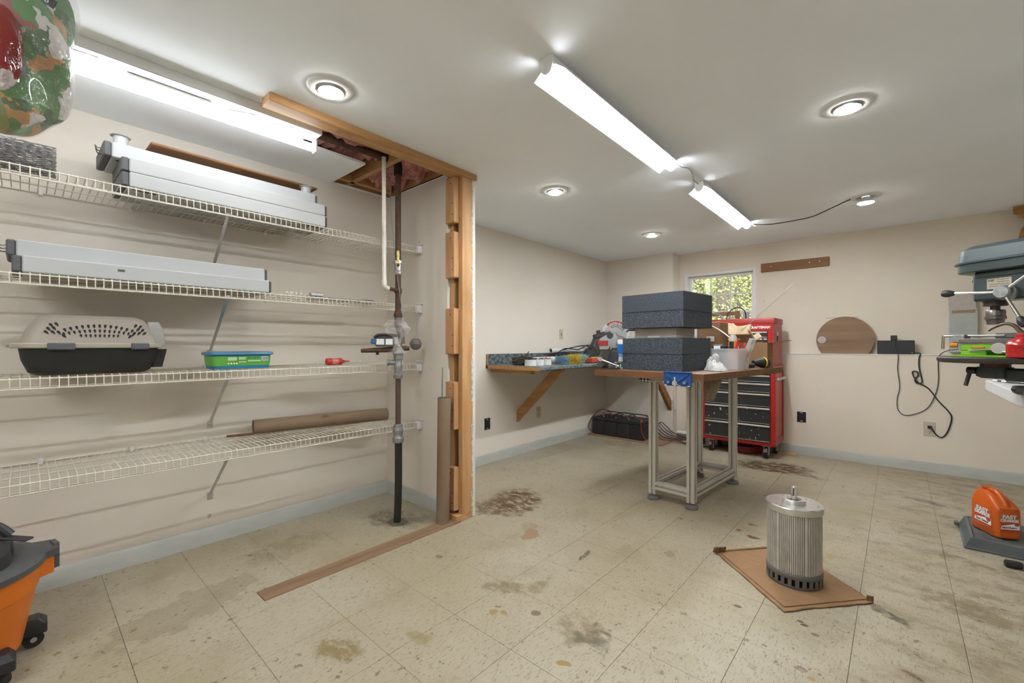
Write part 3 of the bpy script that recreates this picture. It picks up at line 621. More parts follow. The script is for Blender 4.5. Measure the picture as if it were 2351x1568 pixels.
part('label', MB().lathe([(.0218, .03), (.0218, .07)], 24, axis=(0, 1, 0), cap=False), pm('bottle_label', (.62, .30, .28), .5, scale=60, col2=(.5, .04, .03)), t, local=True)
M_kt = pm('kraft_tube', (.235, .165, .105), .8, scale=10, col2=(.20, .135, .08))
t = thing('cardboard_tube', 'brown cardboard mailing tube lying on the lowest shelf', 'tube', (-2.72, 1.26, SZ[3]+.004))
a, b = Vector((-2.765, .875, SZ[3]+.0465)), Vector((-2.62, 1.655, SZ[3]+.0465))
part('shell', MB().cyl(a, b, .0405, n=28, cap=False).cyl(a, b, .036, n=28, cap=False), M_kt, t)
part('end_plug', MB().cyl(b-(b-a).normalized()*.012, b-(b-a).normalized()*.004, .036, n=28), M_kt, t)
part('barcode', MB().box(-.0005, .0005, -.022, .022, -.008, .008, 0, Matrix.Translation((a+b)*.5+Vector((.030, -.02, .0278))) @ Matrix.Rotation(-.75, 4, 'Y')), pm('tube_print', (.05, .04, .03), .7, scale=250, col2=(.22, .15, .09), stretch=(.05, 1, .05)), t)
solo('copper_rod', MB().cyl((-2.772, .745, SZ[3]+.012), (-2.742, .872, SZ[3]+.012), .0065, n=12), pm('copper_brown', (.20, .075, .05), .45, .4), 'short copper-coloured rod sticking out beside the lying tube', 'rod')
t = thing('cardboard_tube', 'weathered cardboard tube standing on the floor plank against the blocking', 'tube', (-2.085, 1.715, .003), 0)
mb = MB().tube([(-.004, -.004, 0), (.010, -.004, .768)], .040, 28, False).tube([(-.004, -.004, 0), (.010, -.004, .767)], .0365, 28, False)
part('shell', mb, pm('old_tube', (.245, .185, .125), .8, scale=8, col2=(.20, .125, .07), stretch=(1, 1, .4)), t, local=True)
part('foot_plug', MB().cyl((-.004, -.004, .001), (-.004, -.004, .012), .0362, n=24), M_kt, t, local=True)
solo('steel_rod', MB().cyl((-2.10, 1.70, .016), (-2.092, 1.712, .955), .0045, n=10), M_galv, 'thin steel rod standing up out of the floor tube', 'rod')
# sliding hardware on the second shelf
t = thing('track_hardware', 'steel door track with rollers lying on the second shelf', 'hardware', (-2.56, 1.25, SZ[1]+.005))
part('rail', MB().box(-.012, .012, -.16, .28, 0, .012, .002), M_galv, t, local=True)
part('bracket', MB().box(-.02, .02, -.14, -.07, .012, .032, .003), M_steel, t, local=True); part('bracket', MB().box(-.02, .02, .20, .26, .012, .02, .002), M_steel, t, local=True)
for k in range(4): part('roller', MB().lathe([(.004, -.006), (.014, -.006), (.012, 0), (.014, .006), (.004, .006)], 18, (0, -.27+.026*k, .0145), axis=(.3, 1, 0)), pm('nylon', (.60, .56, .48), .5), t, local=True)
# ---------------------------------------------------------------- sump pipes
PX, PY = -2.306, 1.537
t = thing('sump_pipe', 'rusty iron discharge pipe with yellow lever valve rising from the closet floor', 'pipe', (PX, PY, 0))
def ring(name, prof, m_): part(name, MB().lathe([(r, z) for z, r in prof], 24, (PX, PY, 0)), m_, t)
part('pipe', MB().tube(cr([(-2.375, .62, 2.235), (-2.35, 1.2, 2.235), (-2.335, 1.49, 2.235)], 3), .021, 14), M_rust, t)
part('elbow', MB().tube(cr([(-2.337, 1.475, 2.235), (-2.325, 1.515, 2.232), (-2.312, 1.534, 2.215), (PX, PY, 2.185), (PX, PY, 2.14)], 5), .0255, 16), pm('black_iron', (.02, .018, .017), .5, .3), t)
ring('pipe', [(1.60, .0175), (2.16, .0175)], M_rust)
ring('valve_body', [(1.525, .020), (1.53, .026), (1.545, .027), (1.55, .022), (1.59, .022), (1.595, .027), (1.61, .026), (1.615, .02)], M_steel)
part('valve_lever', MB().box(-.008, .008, -.034, -.030, 1.575, 1.668, .003, RZ((PX, PY, 0), R(56))), pm('worn_yellow', (.72, .55, .05), .5, scale=50, col2=(.75, .72, .55), lo=.45, hi=.5), t)
part('lever_nut', MB().cyl(RZ((PX, PY, 0), R(56)) @ Vector((0, -.038, 1.58)), RZ((PX, PY, 0), R(56)) @ Vector((0, -.01, 1.58)), .010, n=6), M_rust, t)
ring('pipe', [(1.29, .0175), (1.53, .0175)], M_rust)
ring('collar', [(1.412, .021), (1.416, .0225), (1.44, .0225), (1.444, .021)], M_rust)
ring('collar', [(1.262, .021), (1.266, .026), (1.286, .026), (1.29, .022), (1.302, .021)], M_rust)
part('wye', MB().tube([(PX, PY, 1.265), (PX, PY, 1.215), (PX+.018, PY+.01, 1.165), (PX+.022, PY+.012, 1.10)], [.0225, .0225, .0225, .018], 18), pm('grey_iron', (.17, .15, .13), .6, .4, scale=40), t)
part('pump_clamp', MB().tube([RZ((PX, PY, 0), R(56)) @ Vector(p) for p in ((-.215, -.03, 1.058), (-.12, -.03, 1.062), (-.02, -.02, 1.066), (.045, 0, 1.072), (.068, 0, 1.072))], [.012, .015, .017, .016, .013], 14), M_rust, t)
part('clamp_bolt', MB().cyl((PX-.07, PY-.10, 1.032), (PX-.07, PY-.10, 1.06), .009, n=8), M_rust, t)
ring('fitting', [(.885, .024), (.895, .029), (.91, .029), (.915, .024), (.945, .024), (.95, .026), (.97, .026), (.975, .023), (1.0, .024), (1.005, .028), (1.03, .028), (1.035, .032), (1.075, .032), (1.08, .024), (1.10, .022)], M_galv)
part('side_port', MB().cyl((PX-.008, PY-.015, .985), (PX-.03, PY-.05, .985), .016, n=14).cyl((PX-.028, PY-.046, .985), (PX-.034, PY-.056, .985), .021, n=14), M_galv, t)
ring('pipe', [(.59, .0165), (.89, .0165)], pm('brown_pipe', (.085, .05, .034), .55, scale=30))
ring('coupling', [(.49, .030), (.495, .034), (.52, .034), (.525, .030), (.545, .028), (.56, .032), (.575, .032), (.58, .029), (.60, .028), (.605, .022)], M_galv)
part('hose', MB().tube(cr([(PX+.003, PY, .495), (PX+.004, PY, .3), (PX-.002, PY, .12), (PX-.008, PY-.003, .002)]), .0225, 18), pm('black_hose', (.014, .015, .012), .5), t)
t2 = thing('drain_pipe', 'thin white-painted pipe hanging from the ceiling to the iron pipe', 'pipe', (-2.226, 1.39, 1.4))
M_wp = pm('scuffed_white', (.66, .63, .55), .55, scale=16, col2=(.30, .27, .22), stretch=(1, 1, .25), lo=.28, hi=.42)
part('riser', MB().cyl((-2.222, 1.385, 2.179), (-2.229, 1.392, 1.455), .0118, n=16), M_wp, t2)
part('elbow', MB().tube(cr([(-2.229, 1.392, 1.47), (-2.229, 1.393, 1.44), (-2.235, 1.405, 1.428), (-2.245, 1.425, 1.427)], 4), .0155, 14), M_wp, t2)
part('stub', MB().cyl((-2.243, 1.42, 1.427), (-2.29, 1.515, 1.427), .0105, n=14), M_rust, t2)
t = thing('pump_alarm', 'grey sensor box with white label wrapped in clear film on the pipe', 'alarm', (-2.315, 1.475, 1.083), R(56))
part('case', MB().box(-.075, .035, -.03, .02, 0, .06, .006), M_grayp, t, local=True)
part('case_top', MB().tube(cr([(-.08, -.03, .05), (-.06, -.03, .068), (0, -.03, .07), (.05, -.02, .066)]), .009, 10), M_blackp, t, local=True)
part('label', MB().box(-.07, -.025, -.0315, -.030, .012, .046), M_label, t, local=True); part('label', MB().box(-.015, .025, -.0315, -.030, .012, .046), M_label, t, local=True)
part('tape', MB().box(-.105, -.072, -.035, -.015, -.002, .028, .004, Matrix.Rotation(.2, 4, 'Y')), pm('blue_tape', (.03, .13, .33), .6), t, local=True)
mb = MB(); vs = []; fs = []
for i in range(13):
    for k in range(14):
        a = 2*pi*k/14; z = .16-.20*i/12; r = (.05+.03*sin(i*.55))*(1+random.uniform(-.3, .3)); vs.append((.05+r*cos(a)*.9, -.02+r*sin(a)*.75, z))
for i in range(12):
    for k in range(14): fs.append((i*14+k, i*14+(k+1) % 14, (i+1)*14+(k+1) % 14, (i+1)*14+k))
part('film_wrap', MB().add(vs, fs), M_film, t, local=True, smooth=0)
t = thing('float_ball', 'grey float ball on a thin rod hanging below the shelf end', 'float', (-2.372, 1.715, 1.06))
part('ball', MB().ball((-2.372, 1.715, 1.099), .039, 24, 14), pm('float_grey', (.16, .15, .135), .45, scale=50), t)
part('seam', MB().lathe([(.039, -.0015), (.0405, 0), (.039, .0015)], 28, (-2.372, 1.715, 1.099), cap=False), M_galv, t)
part('rod', MB().cyl((-2.372, 1.715, 1.136), (-2.385, 1.748, 1.318), .0028, n=8), M_galv, t)
solo('sensor_wire', MB().tube(cr([(-2.335, 1.515, 2.25), (-2.33, 1.50, 2.0), (-2.325, 1.505, 1.85), (-2.30, 1.515, 1.6), (-2.282, 1.53, 1.42), (-2.262, 1.54, 1.27), (-2.262, 1.535, 1.20), (-2.30, 1.52, 1.15)]), .0022, 6), M_galv, 'thin grey wire running down along the iron pipe', 'wire')
# ---------------------------------------------------------------- hanging bag of bags
t = thing('plastic_bag', 'bulging clear plastic bag of green and red packages hanging overhead', 'bag', (-1.695, -.035, 1.60))
def blob(c, r, sc, amp, seed, n=34, m=26, pleat=0):
    rr_ = random.Random(seed); ph = [(rr_.uniform(1, 4), rr_.uniform(1, 5), rr_.uniform(0, 6)) for _ in range(7)]; mb = MB(); mb.ball((0, 0, 0), 1, n, m)
    out = []
    for v in mb.v:
        d = sum(sin(v.x*a*2+p)*cos(v.z*b*1.6+v.y*a+p) for a, b, p in ph)/7; a_ = atan2(v.y, v.x)
        k = 1+amp*d+(pleat*sin(a_*13+3*v.z)*max(0, v.z+.2) if pleat else 0); s_ = v*k*r
        out.append(Vector((c[0]+s_.x*sc[0], c[1]+s_.y*sc[1], c[2]+s_.z*sc[2])))
    mb.v = out; return mb
def printmat(name, cols, sc):
    m = bpy.data.materials.new(name); m.use_nodes = True; q = m.node_tree; b = q.nodes['Principled BSDF']
    tc = nd(q, 'ShaderNodeTexCoord'); vo = nd(q, 'ShaderNodeTexVoronoi'); vo.inputs['Scale'].default_value = sc; dn_ = nd(q, 'ShaderNodeTexNoise'); dn_.inputs['Scale'].default_value = 16; q.links.new(tc.outputs['Object'], dn_.inputs[0]); sc_ = nd(q, 'ShaderNodeVectorMath', operation='SCALE'); sc_.inputs['Scale'].default_value = .09; q.links.new(dn_.outputs['Color'], sc_.inputs[0]); av_ = nd(q, 'ShaderNodeVectorMath', operation='ADD'); q.links.new(tc.outputs['Object'], av_.inputs[0]); q.links.new(sc_.outputs[0], av_.inputs[1]); q.links.new(av_.outputs[0], vo.inputs['Vector'])
    sp = nd(q, 'ShaderNodeSeparateColor'); q.links.new(vo.outputs['Color'], sp.inputs[0]); rp = nd(q, 'ShaderNodeValToRGB'); rp.color_ramp.interpolation = 'CONSTANT'; e = rp.color_ramp.elements
    while len(e) < len(cols): e.new(.5)
    for k, (p_, c_) in enumerate(cols): e[k].position = p_; e[k].color = (*c_, 1)
    q.links.new(sp.outputs[0], rp.inputs[0]); q.links.new(rp.outputs[0], b.inputs['Base Color']); b.inputs['Roughness'].default_value = .22; b.inputs['Coat Weight'].default_value = .6
    n = nd(q, 'ShaderNodeTexNoise'); n.inputs['Scale'].default_value = 22; n.inputs['Detail'].default_value = 4; q.links.new(tc.outputs['Object'], n.inputs[0]); bu = nd(q, 'ShaderNodeBump'); bu.inputs['Strength'].default_value = 1.0; bu.inputs['Distance'].default_value = .02
    q.links.new(n.outputs[0], bu.inputs['Height']); q.links.new(bu.outputs[0], b.inputs['Normal']); return m
M_pkg = printmat('green_package', [(0, (.04, .20, .02)), (.42, (.62, .60, .58)), (.62, (.02, .11, .015)), (.80, (.50, .22, .03)), (.88, (.28, .02, .02)), (.97, (.08, .16, .30))], 21)
M_pkr = printmat('red_package', [(0, (.30, .02, .02)), (.45, (.55, .50, .52)), (.75, (.20, .012, .012))], 8)
M_film2 = pm('bag_film', (.85, .85, .86), .08, alpha=.16, bump=1.0, bscale=28)
part('package', blob((-1.705, -.02, 1.86), .155, (.72, .72, 1.5), .22, 3, 44, 34, .04), M_pkg, t)
part('package', blob((-1.665, -.075, 1.70), .075, (.8, .9, 1.2), .12, 4), pm('amber_pack', (.45, .23, .04), .3, col2=(.06, .22, .03), scale=18), t)
part('package', blob((-1.565, -.035, 1.79), .05, (.7, .7, 2.0), .2, 5), M_pkr, t)
part('film', blob((-1.69, -.03, 1.875), .178, (.74, .74, 1.46), .14, 3, 60, 40, .07), M_film2, t, smooth=60)
part('knot', MB().tube(cr([(-1.69, -.03, 2.08), (-1.69, -.03, 2.13), (-1.68, -.03, 2.179)]), [.05*.9**k for k in range(13)], 10), M_film, t)
lbl = part('tag', MB().box(-.018, .018, -.0012, .0012, -.010, .010, .0005, FR((-1.575, .04, 1.945), (.5, .72, -.55), (.45, .35, .85)) @ Matrix.Rotation(pi/2, 4, 'X')), M_ink, t)
text('tag_print', 'B', .018, FR((-1.5735, .0385, 1.945), (.5, .72, -.55), (.45, .35, .85)), M_label, lbl)
# ---------------------------------------------------------------- shop vacuum
VX, VY = -2.31, -.20
t = thing('shop_vacuum', 'orange shop vacuum with grey lid and black casters on the floor', 'vacuum', (VX, VY, 0))
M_or = pm('orange_plastic', (.62, .15, .006), .42, var=.12, scale=5, bump=.05, bscale=300); M_vg = pm('vac_grey', (.075, .077, .08), .55, var=.2, scale=14)
part('drum', MB().lathe([(.17, .045), (.198, .055), (.21, .12), (.225, .20), (.232, .245), (.238, .25), (.244, .33)], 48), M_or, t, local=True)
LF = FR((cos(1.75)*.225, sin(1.75)*.225, 0), (sin(1.75), -cos(1.75), 0), (cos(1.75), sin(1.75), 0))
part('latch_lug', MB().prism([(-.075, -.01), (.075, -.01), (.05, .045), (-.05, .045)], .262, .326, LF @ Matrix.Scale(1, 4)), M_or, t, local=True)
part('lid', MB().lathe([(.246, .322), (.256, .326), (.256, .345), (.248, .352), (.20, .362), (.12, .37)], 48), M_vg, t, local=True)
part('lid_latch', MB().prism([(-.085, 0), (.085, 0), (.055, .056), (-.055, .056)], .326, .350, LF).prism([(-.03, .050), (.03, .050), (.028, .064), (-.028, .064)], .268, .357, LF), M_vg, t, local=True)
hd = part('motor_head', loft([(rrect(.175, .175, .09), .358, 0, 0), (rrect(.17, .17, .09), .40, 0, 0), (rrect(.14, .14, .07), .425, 0, 0), (rrect(.10, .10, .05), .44, 0, 0)]), pm('vac_black', (.03, .03, .032), .5), t, local=True)
mb = MB()
for i in range(22):
    for j in range(4): a = .0+i*.09+(.045 if j % 2 else 0); mb.cbox((0, 0, 0), (.008, .013, .006), .001, Matrix.Translation((cos(a)*.186*(.965+.035*cos(4*a)*-1), sin(a)*.186*(.965+.035*cos(4*a)*-1), .365+j*.0095)) @ Matrix.Rotation(a, 4, 'Z'))
part('vent_grille', mb, M_blackp, hd, local=True)
part('handle', MB().tube(cr([(-.15, .02, .43), (-.10, .05, .475), (-.02, .13, .47), (.0, .17, .43)]), .014, 10).bar((-.06, .10, .432), (.06, .215, .418), .03, .008, .003), MATS['vac_black'], t, local=True)
for i, a in enumerate((1.72, .72, -.9, -2.6)):
    c_ = thing_c = None
    px, py = cos(a)*.225, sin(a)*.225
    hs = part('caster_bracket', loft([(rrect(.036, .036, .012), .052, px, py), (rrect(.036, .036, .012), .085, px, py), (rrect(.026, .028, .01), .105, px*.96, py*.96)]), M_blackp, t, local=True)
    part('wheel', MB().cyl((px-.012*sin(a)-.0, py+.012*cos(a), .027), (px+.012*sin(a), py-.012*cos(a), .027), .027, n=24), M_rubber, hs, local=True)
    part('hub', MB().cyl((px-.014*sin(a), py+.014*cos(a), .027), (px+.014*sin(a), py-.014*cos(a), .027), .009, n=12), M_steel, hs, local=True)
solo('vacuum_cord', MB().tube(cr([(-2.20, -.09, .012), (-2.12, -.03, .006), (-2.02, .05, .006), (-1.88, .12, .006), (-1.80, .14, .006), (-1.70, .10, .006)]), .0045, 8), M_rubber, 'black power cord lying on the floor by the shop vacuum', 'cord')
# ---------------------------------------------------------------- corner counter and what lies on it
random.seed(11)
CT = .913
M_lam = pm('marbled_laminate', (.20, .23, .22), .35, scale=34, col2=(.035, .055, .07), detail=8, lo=.4, hi=.62); M_osb = pm('particle_board', (.52, .30, .12), .8, scale=60, col2=(.28, .14, .05))
t = thing('corner_counter', 'blue-green marbled laminate counter on wooden braces in the room corner', 'counter', (-2.55, 3.9, .33))
part('worktop', MB().box(XL+.0215, -2.205, 2.842, 5.028, CT-.036, CT, .008).box(-2.206, -1.95, 4.42, 5.028, CT-.036, CT, .008), M_lam, t)
part('cut_end', MB().box(XL+.0015, -2.215, 2.834, 2.842, CT-.036, CT-.004), M_osb, t)
part('backsplash', MB().box(XL+.0015, XL+.0215, 2.842, 5.048, CT-.03, 1.01, .004).box(XL+.0215, -1.95, 5.028, 5.048, CT-.03, 1.01, .004), M_lam, t)
part('backsplash_end', MB().box(XL+.0015, XL+.02, 2.834, 2.842, CT-.036, 1.008), M_osb, t)
M_br = wood('brace_pine', (.48, .25, .085), (.33, .15, .045), 'x')
part('cleat', MB().box(XL+.0015, -2.35, 2.90, 2.94, CT-.072, CT-.036, .002), M_br, t)
part('brace', MB().prism([(XL+.0015, .325), (-2.27, CT-.036), (-2.385, CT-.036), (XL+.0015, .44)], -3.305, -3.265, FR((0, 0, 0), (1, 0, 0), (0, 0, 1))), M_br, t)
part('brace', MB().prism([(5.048, .325), (4.48, CT-.036), (4.595, CT-.036), (5.048, .44)], -2.02, -1.98, FR((0, 0, 0), (0, 1, 0), (0, 0, 1))), wood('brace_brown', (.30, .15, .05), (.21, .095, .03), 'y'), t)
def fuzzy(c, r, sc, n, col, name, label, cat, rad=.0022, L=.06):
    mb = MB()
    for k in range(n):
        a = random.uniform(0, 6.28); q = random.random()**.5; p = Vector((c[0]+r*sc[0]*q*cos(a), c[1]+r*sc[1]*q*sin(a), c[2]+rad+random.uniform(0, r*sc[2]))); pts = [p]
        d = Vector((random.gauss(0, 1)*sc[0], random.gauss(0, 1)*sc[1], random.gauss(0, .15))).normalized()
        for j in range(3): p = p+d*L/3+Vector((random.gauss(0, .006), random.gauss(0, .006), random.gauss(0, .005))); p.z = max(p.z, c[2]+rad); pts.append(p)
        mb.tube(pts, rad, 4)
    return solo(name, mb, pm('fibre_%d_%d_%d' % tuple(int(x*100) for x in col), col, .9, col2=tuple(x*.55 for x in col), scale=40), label, cat)
fuzzy((-2.50, 2.98, CT), .085, (1.0, .62, .75), 260, (.10, .08, .06), 'mop_head', 'dark brown string mop head lying at the cut end of the counter', 'mop', .0042, .06)
t = thing('tape_roll', 'silvery clear-wrapped tape rolls near the counter edge', 'tape', (-2.35, 3.0, CT+.001))
for k in range(3): part('roll', MB().lathe([(.035, 0), (.052, 0), (.052, .052), (.035, .052)], 26, (-.02+.0*k, -.09+.108*k, 0), cap=False), pm('film_roll', (.52, .56, .56), .2, scale=20, col2=(.75, .77, .76)), t, local=True)
M_pvc = pm('pvc_white', (.66, .66, .64), .35)
for k, (x, y0, y1, z, r, lab) in enumerate(((-2.70, 3.05, 3.75, CT+.031, .03, 'white plastic tube lying against the backsplash behind the mop head'), (-2.62, 3.38, 4.15, CT+.03, .029, 'white plastic tube lying behind the coloured wool'), (-2.755, 3.72, 4.3, 1.034, .024, 'grey-ended white tube resting on the backsplash edge'))):
    t = thing('plastic_tube', lab, 'tube', (x, (y0+y1)/2, z-r)); a, b = (x, y0, z), (x+.03, y1, z)
    part('shell', MB().cyl(a, b, r, n=22, cap=False).cyl(a, b, r*.88, n=22, cap=False), M_pvc, t); part('bore', MB().cyl((x, y0+.02, z), (x, y0+.022, z), r*.88, n=20), M_dark, t)
fuzzy((-2.47, 3.25, CT), .045, (1, 1, 1.2), 450, (.55, .25, .22), 'yarn_ball', 'pale pink tangle of yarn on the counter', 'yarn', .0014, .032)
fuzzy((-2.36, 3.36, CT), .06, (.8, .9, 1.15), 900, (.22, .42, .52), 'yarn_bundle', 'light blue yarn bundle on the counter', 'yarn', .0014, .032)
fuzzy((-2.35, 3.53, CT), .065, (.8, 1.1, 1.2), 1000, (.72, .52, .05), 'yarn_bundle', 'yellow yarn bundle between the blue and mint yarn', 'yarn', .0014, .032)
fuzzy((-2.40, 3.74, CT), .07, (.7, 1.3, 1.1), 1000, (.35, .58, .50), 'yarn_bundle', 'mint green yarn bundle beside the red case', 'yarn', .0014, .032)
t = thing('tool_case', 'flat red plastic tool case on the counter edge', 'case', (-2.32, 3.88, CT+.001), R(2))
part('body', MB().box(-.05, .05, -.13, .10, 0, .05, .008), pm('case_red', (.42, .05, .03), .4, var=.15), t, local=True); part('grip', MB().box(-.035, .04, .10, .25, .003, .042, .008), pm('case_red_dark', (.30, .03, .03), .4), t, local=True)
part('latch', MB().box(.038, .0425, .17, .20, .012, .034, .001), M_blackp, t, local=True)
solo('pencil', MB().cyl((-2.33, 3.83, CT+.054), (-2.34, 4.0, CT+.056), .0038, n=6), M_yel, 'yellow pencil lying on the red tool case', 'pencil')
mb = MB(); mb.cyl((-2.36, 4.13, CT+.012), (-2.30, 4.26, CT+.007), .004, n=8)
solo('screwdriver_bit', mb, M_steel, 'small steel shaft lying past the red tool case', 'tool')
def cable(pts, r, lab, m_=None, name='power_cable'): return solo(name, MB().tube(cr(pts), r, 8), m_ or M_rubber, lab, 'cable')
cable([(-2.70, 3.72, CT+.075), (-2.66, 3.85, 1.055), (-2.62, 4.05, 1.045), (-2.56, 4.12, 1.09), (-2.50, 4.18, 1.07), (-2.47, 4.22, .97), (-2.44, 4.24, .935)], .007, 'thick black cable looped up over the white tubes')
cable([(-2.72, 3.9, 1.04), (-2.64, 4.02, 1.075), (-2.58, 4.15, 1.085), (-2.52, 4.25, 1.03), (-2.50, 4.32, 1.0), (-2.47, 4.42, 1.02), (-2.46, 4.50, 1.12)], .006, 'black cable rising from the counter to the saw')
cable([(-2.75, 3.66, CT+.08), (-2.65, 3.80, 1.02), (-2.58, 4.0, .99), (-2.56, 4.2, .985), (-2.52, 4.36, 1.0), (-2.44, 4.42, 1.05)], .006, 'black cable lying low along the white tubes')
for k in range(3): cable([(-2.62+.03*k, 3.95+.06*k, CT+.01), (-2.6+.03*k, 4.1+.05*k, CT+.03), (-2.56, 4.25, CT+.012+.01*k), (-2.48, 4.33, CT+.01)], .0045, ['grey wire tangle lying under the black cables', 'pale twisted wire on the counter under the black cables', 'dull grey wire on the counter in front of the saw'][k], pm('old_wire', (.22, .20, .18), .5))
# mitre saw: local frame, +X = image right, +Y up into the depth
SX, SY = -2.46, 4.40
ex = Vector((.747, .664, 0)); ey = Vector((-.664, .747, 0))
t = thing('mitre_saw', 'black and grey mitre saw with red arc label on the counter', 'saw', (SX, SY, CT+.001), YAW)
M_sg = pm('saw_grey', (.30, .31, .31), .45, .2); M_sd = pm('saw_black', (.035, .036, .04), .5, var=.2)
part('base', loft([(rrect(.20, .11, .03), 0, 0, 0), (rrect(.19, .10, .03), .05, 0, 0), (rrect(.16, .085, .03), .065, 0, 0)]), M_sd, t, local=True)
part('turntable', MB().lathe([(.11, .06), (.115, .065), (.115, .075), (.0, .078)], 32, (.05, -.02, 0)), M_sg, t, local=True)
part('fence', MB().box(-.14, .20, .05, .065, .065, .13, .004), M_sg, t, local=True)
part('motor_case', loft([(rrect(.085, .07, .03), .02, -.19, -.01), (rrect(.08, .068, .03), .12, -.18, -.01), (rrect(.05, .06, .02), .16, -.15, -.01), (rrect(.035, .05, .02), .27, -.12, -.01)]), M_sd, t, local=True)
part('motor_box', MB().box(-.265, -.15, -.10, -.05, .03, .14, .012).cyl((-.21, -.101, .075), (-.21, -.106, .075), .022, n=18), M_sd, t, local=True)
part('arm', MB().bar((-.17, -.05, .27), (.03, -.05, .325), .05, .05, .008), M_sd, t, local=True)
ub = part('arm_knob', MB().cyl((-.10, -.05, .28), (-.118, -.05, .345), .022, n=14), M_sd, t, local=True)
part('arm_body', loft([(rrect(.10, .04, .02), .16, -.02, -.04), (rrect(.11, .045, .02), .25, 0, -.04), (rrect(.06, .04, .02), .30, .03, -.04)]), M_sg, t, local=True)
pb = part('brand_panel', MB().box(-.13, -.01, -.0885, -.085, .195, .25, .001, Matrix.Translation((0, 0, -.02)) @ Matrix.Rotation(0, 4, 'Y')), pm('red_plate', (.36, .025, .025), .4), t, local=True)
def arcbox(c, r0, r1, a0, a1, y0, y1, n=24):
    mb = MB(); vs = []; fs = []
    for k in range(n+1):
        a = a0+(a1-a0)*k/n
        for r in (r0, r1):
            for y in (y0, y1): vs.append((c[0]+r*cos(a), y, c[2]+r*sin(a)))
    for k in range(n):
        q = 4*k
        for a, b in ((0, 1), (1, 3), (3, 2), (2, 0)): fs.append((q+a, q+b, q+4+b, q+4+a))
    fs += [(0, 2, 3, 1), (4*n, 4*n+1, 4*n+3, 4*n+2)]; return mb.add(vs, fs)
GC = (.075, 0, .30)
gd = part('blade_guard', arcbox(GC, .02, .125, R(-20), R(170), -.075, -.045), pm('guard_grey', (.40, .41, .41), .35, .5), t, local=True)
part('lower_guard', arcbox(GC, .118, .158, R(-60), R(165), -.07, -.05), pm('guard_clear', (.50, .50, .49), .3), t, local=True)
ra = part('arc_label', arcbox(GC, .118, .152, R(28), R(132), -.0725, -.0705), pm('arc_red', (.34, .03, .03), .4), gd, local=True)
bl = part('black_label', arcbox(GC, .082, .106, R(30), R(120), -.0775, -.0755), M_ink, gd, local=True)
part('hub', MB().cyl((.01, -.085, .285), (.01, -.045, .285), .036, n=20), M_sd, t, local=True)
part('blade', MB().cyl((GC[0], -.061, GC[2]), (GC[0], -.058, GC[2]), .124, n=40), M_steel, t, local=True)
for k in range(5): part('bolt', MB().cyl((GC[0]+.112*cos(R(50+27*k)), -.08, GC[2]+.112*sin(R(50+27*k))), (GC[0]+.112*cos(R(50+27*k)), -.075, GC[2]+.112*sin(R(50+27*k))), .004, n=8), M_ink, gd, local=True)
part('handle', MB().tube(cr([(.18, -.06, .31), (.22, -.06, .345), (.26, -.06, .352), (.315, -.06, .35)]), [.012]*4+[.014]*6+[.016]*8+[.012], 12) if False else MB().tube(cr([(.18, -.06, .31), (.22, -.06, .345), (.26, -.06, .352), (.315, -.06, .35)], 4), .0145, 12), M_sd, t, local=True)
part('clamp', MB().cyl((.10, -.09, .06), (.10, -.09, .20), .010, n=10).cyl((.10, -.09, .14), (.10, -.09, .165), .018, n=10), M_steel, t, local=True)
part('clamp_block', MB().box(.03, .10, -.10, -.06, .10, .15, .006), M_sd, t, local=True)
for s, (r, a0, a1, st_, sz, m_) in (('CUTTING CAPACITY', (.135, 118, 42, ra, .017, M_label)),):
    for k, ch in enumerate(s):
        if ch == ' ': continue
        a = R(a0+(a1-a0)*(len(s)-1-k)/(len(s)-1))      # the label reads upside down on the raised guard
        p = (GC[0]+r*cos(a), -.0732, GC[2]+r*sin(a)); text('letter', ch, sz, RZ((SX, SY, CT), YAW) @ FR(p, (-sin(a)*-1*-1, 0, cos(a)*-1*-1), (-cos(a), 0, -sin(a))) , m_, st_, .0003)
for k, ch in enumerate('LASER GUIDE'):
    pass
for k in range(9):
    a = R(112-9.5*k); part('print_mark', arcbox(GC, .087, .101, a-.045, a+.045, -.0782, -.0778, 2), M_label, bl, local=True)
# ---------------------------------------------------------------- outlets, switch, holes
def plate(name, label, cat, M, w=.07, h=.115, kind='outlet'):
    o = solo(name, MB().box(-w/2, w/2, 0, .005, -h/2, h/2, .002, M), M_ivory, label, cat)
    if kind == 'outlet':
        for s in (-.026, .026):
            part('socket', MB().cbox((0, .006, s), (.034, .003, .028), .002, M), M_ivory, o)
            for dx in (-.007, .007): part('slot', MB().cbox((dx, .0078, s+.004), (.003, .001, .010), 0, M), M_ink, o)
    if kind == 'switch':
        part('toggle_slot', MB().cbox((0, .0055, 0), (.012, .002, .026), 0, M), M_dark, o); part('toggle', MB().cbox((0, .010, -.004), (.008, .012, .012), .002, M), M_ivory, o)
    return o
ML = lambda y, z: FR((XL, y, z), (0, -1, 0), (1, 0, 0)); MBk = lambda x, yy, z: FR((x, yy, z), (1, 0, 0), (0, -1, 0))
plate('light_switch', 'ivory light switch on the wall above the counter', 'switch', ML(4.03, 1.215), kind='switch')
plate('wall_outlet', 'ivory outlet plate on the wall under the counter brace', 'outlet', ML(3.62, .382))
plate('wall_outlet', 'ivory outlet on the furred wall below the brown brace', 'outlet', MBk(-1.935, YF, .39)) if False else plate('wall_outlet', 'ivory outlet on the short back wall below the brown brace', 'outlet', MBk(-2.0+.03, YF, .39), w=.06)
o = plate('wall_outlet', 'almond double-wide outlet plate below the round board with a plug in it', 'outlet', MBk(.207, YB, .372), w=.075, h=.12, kind='none')
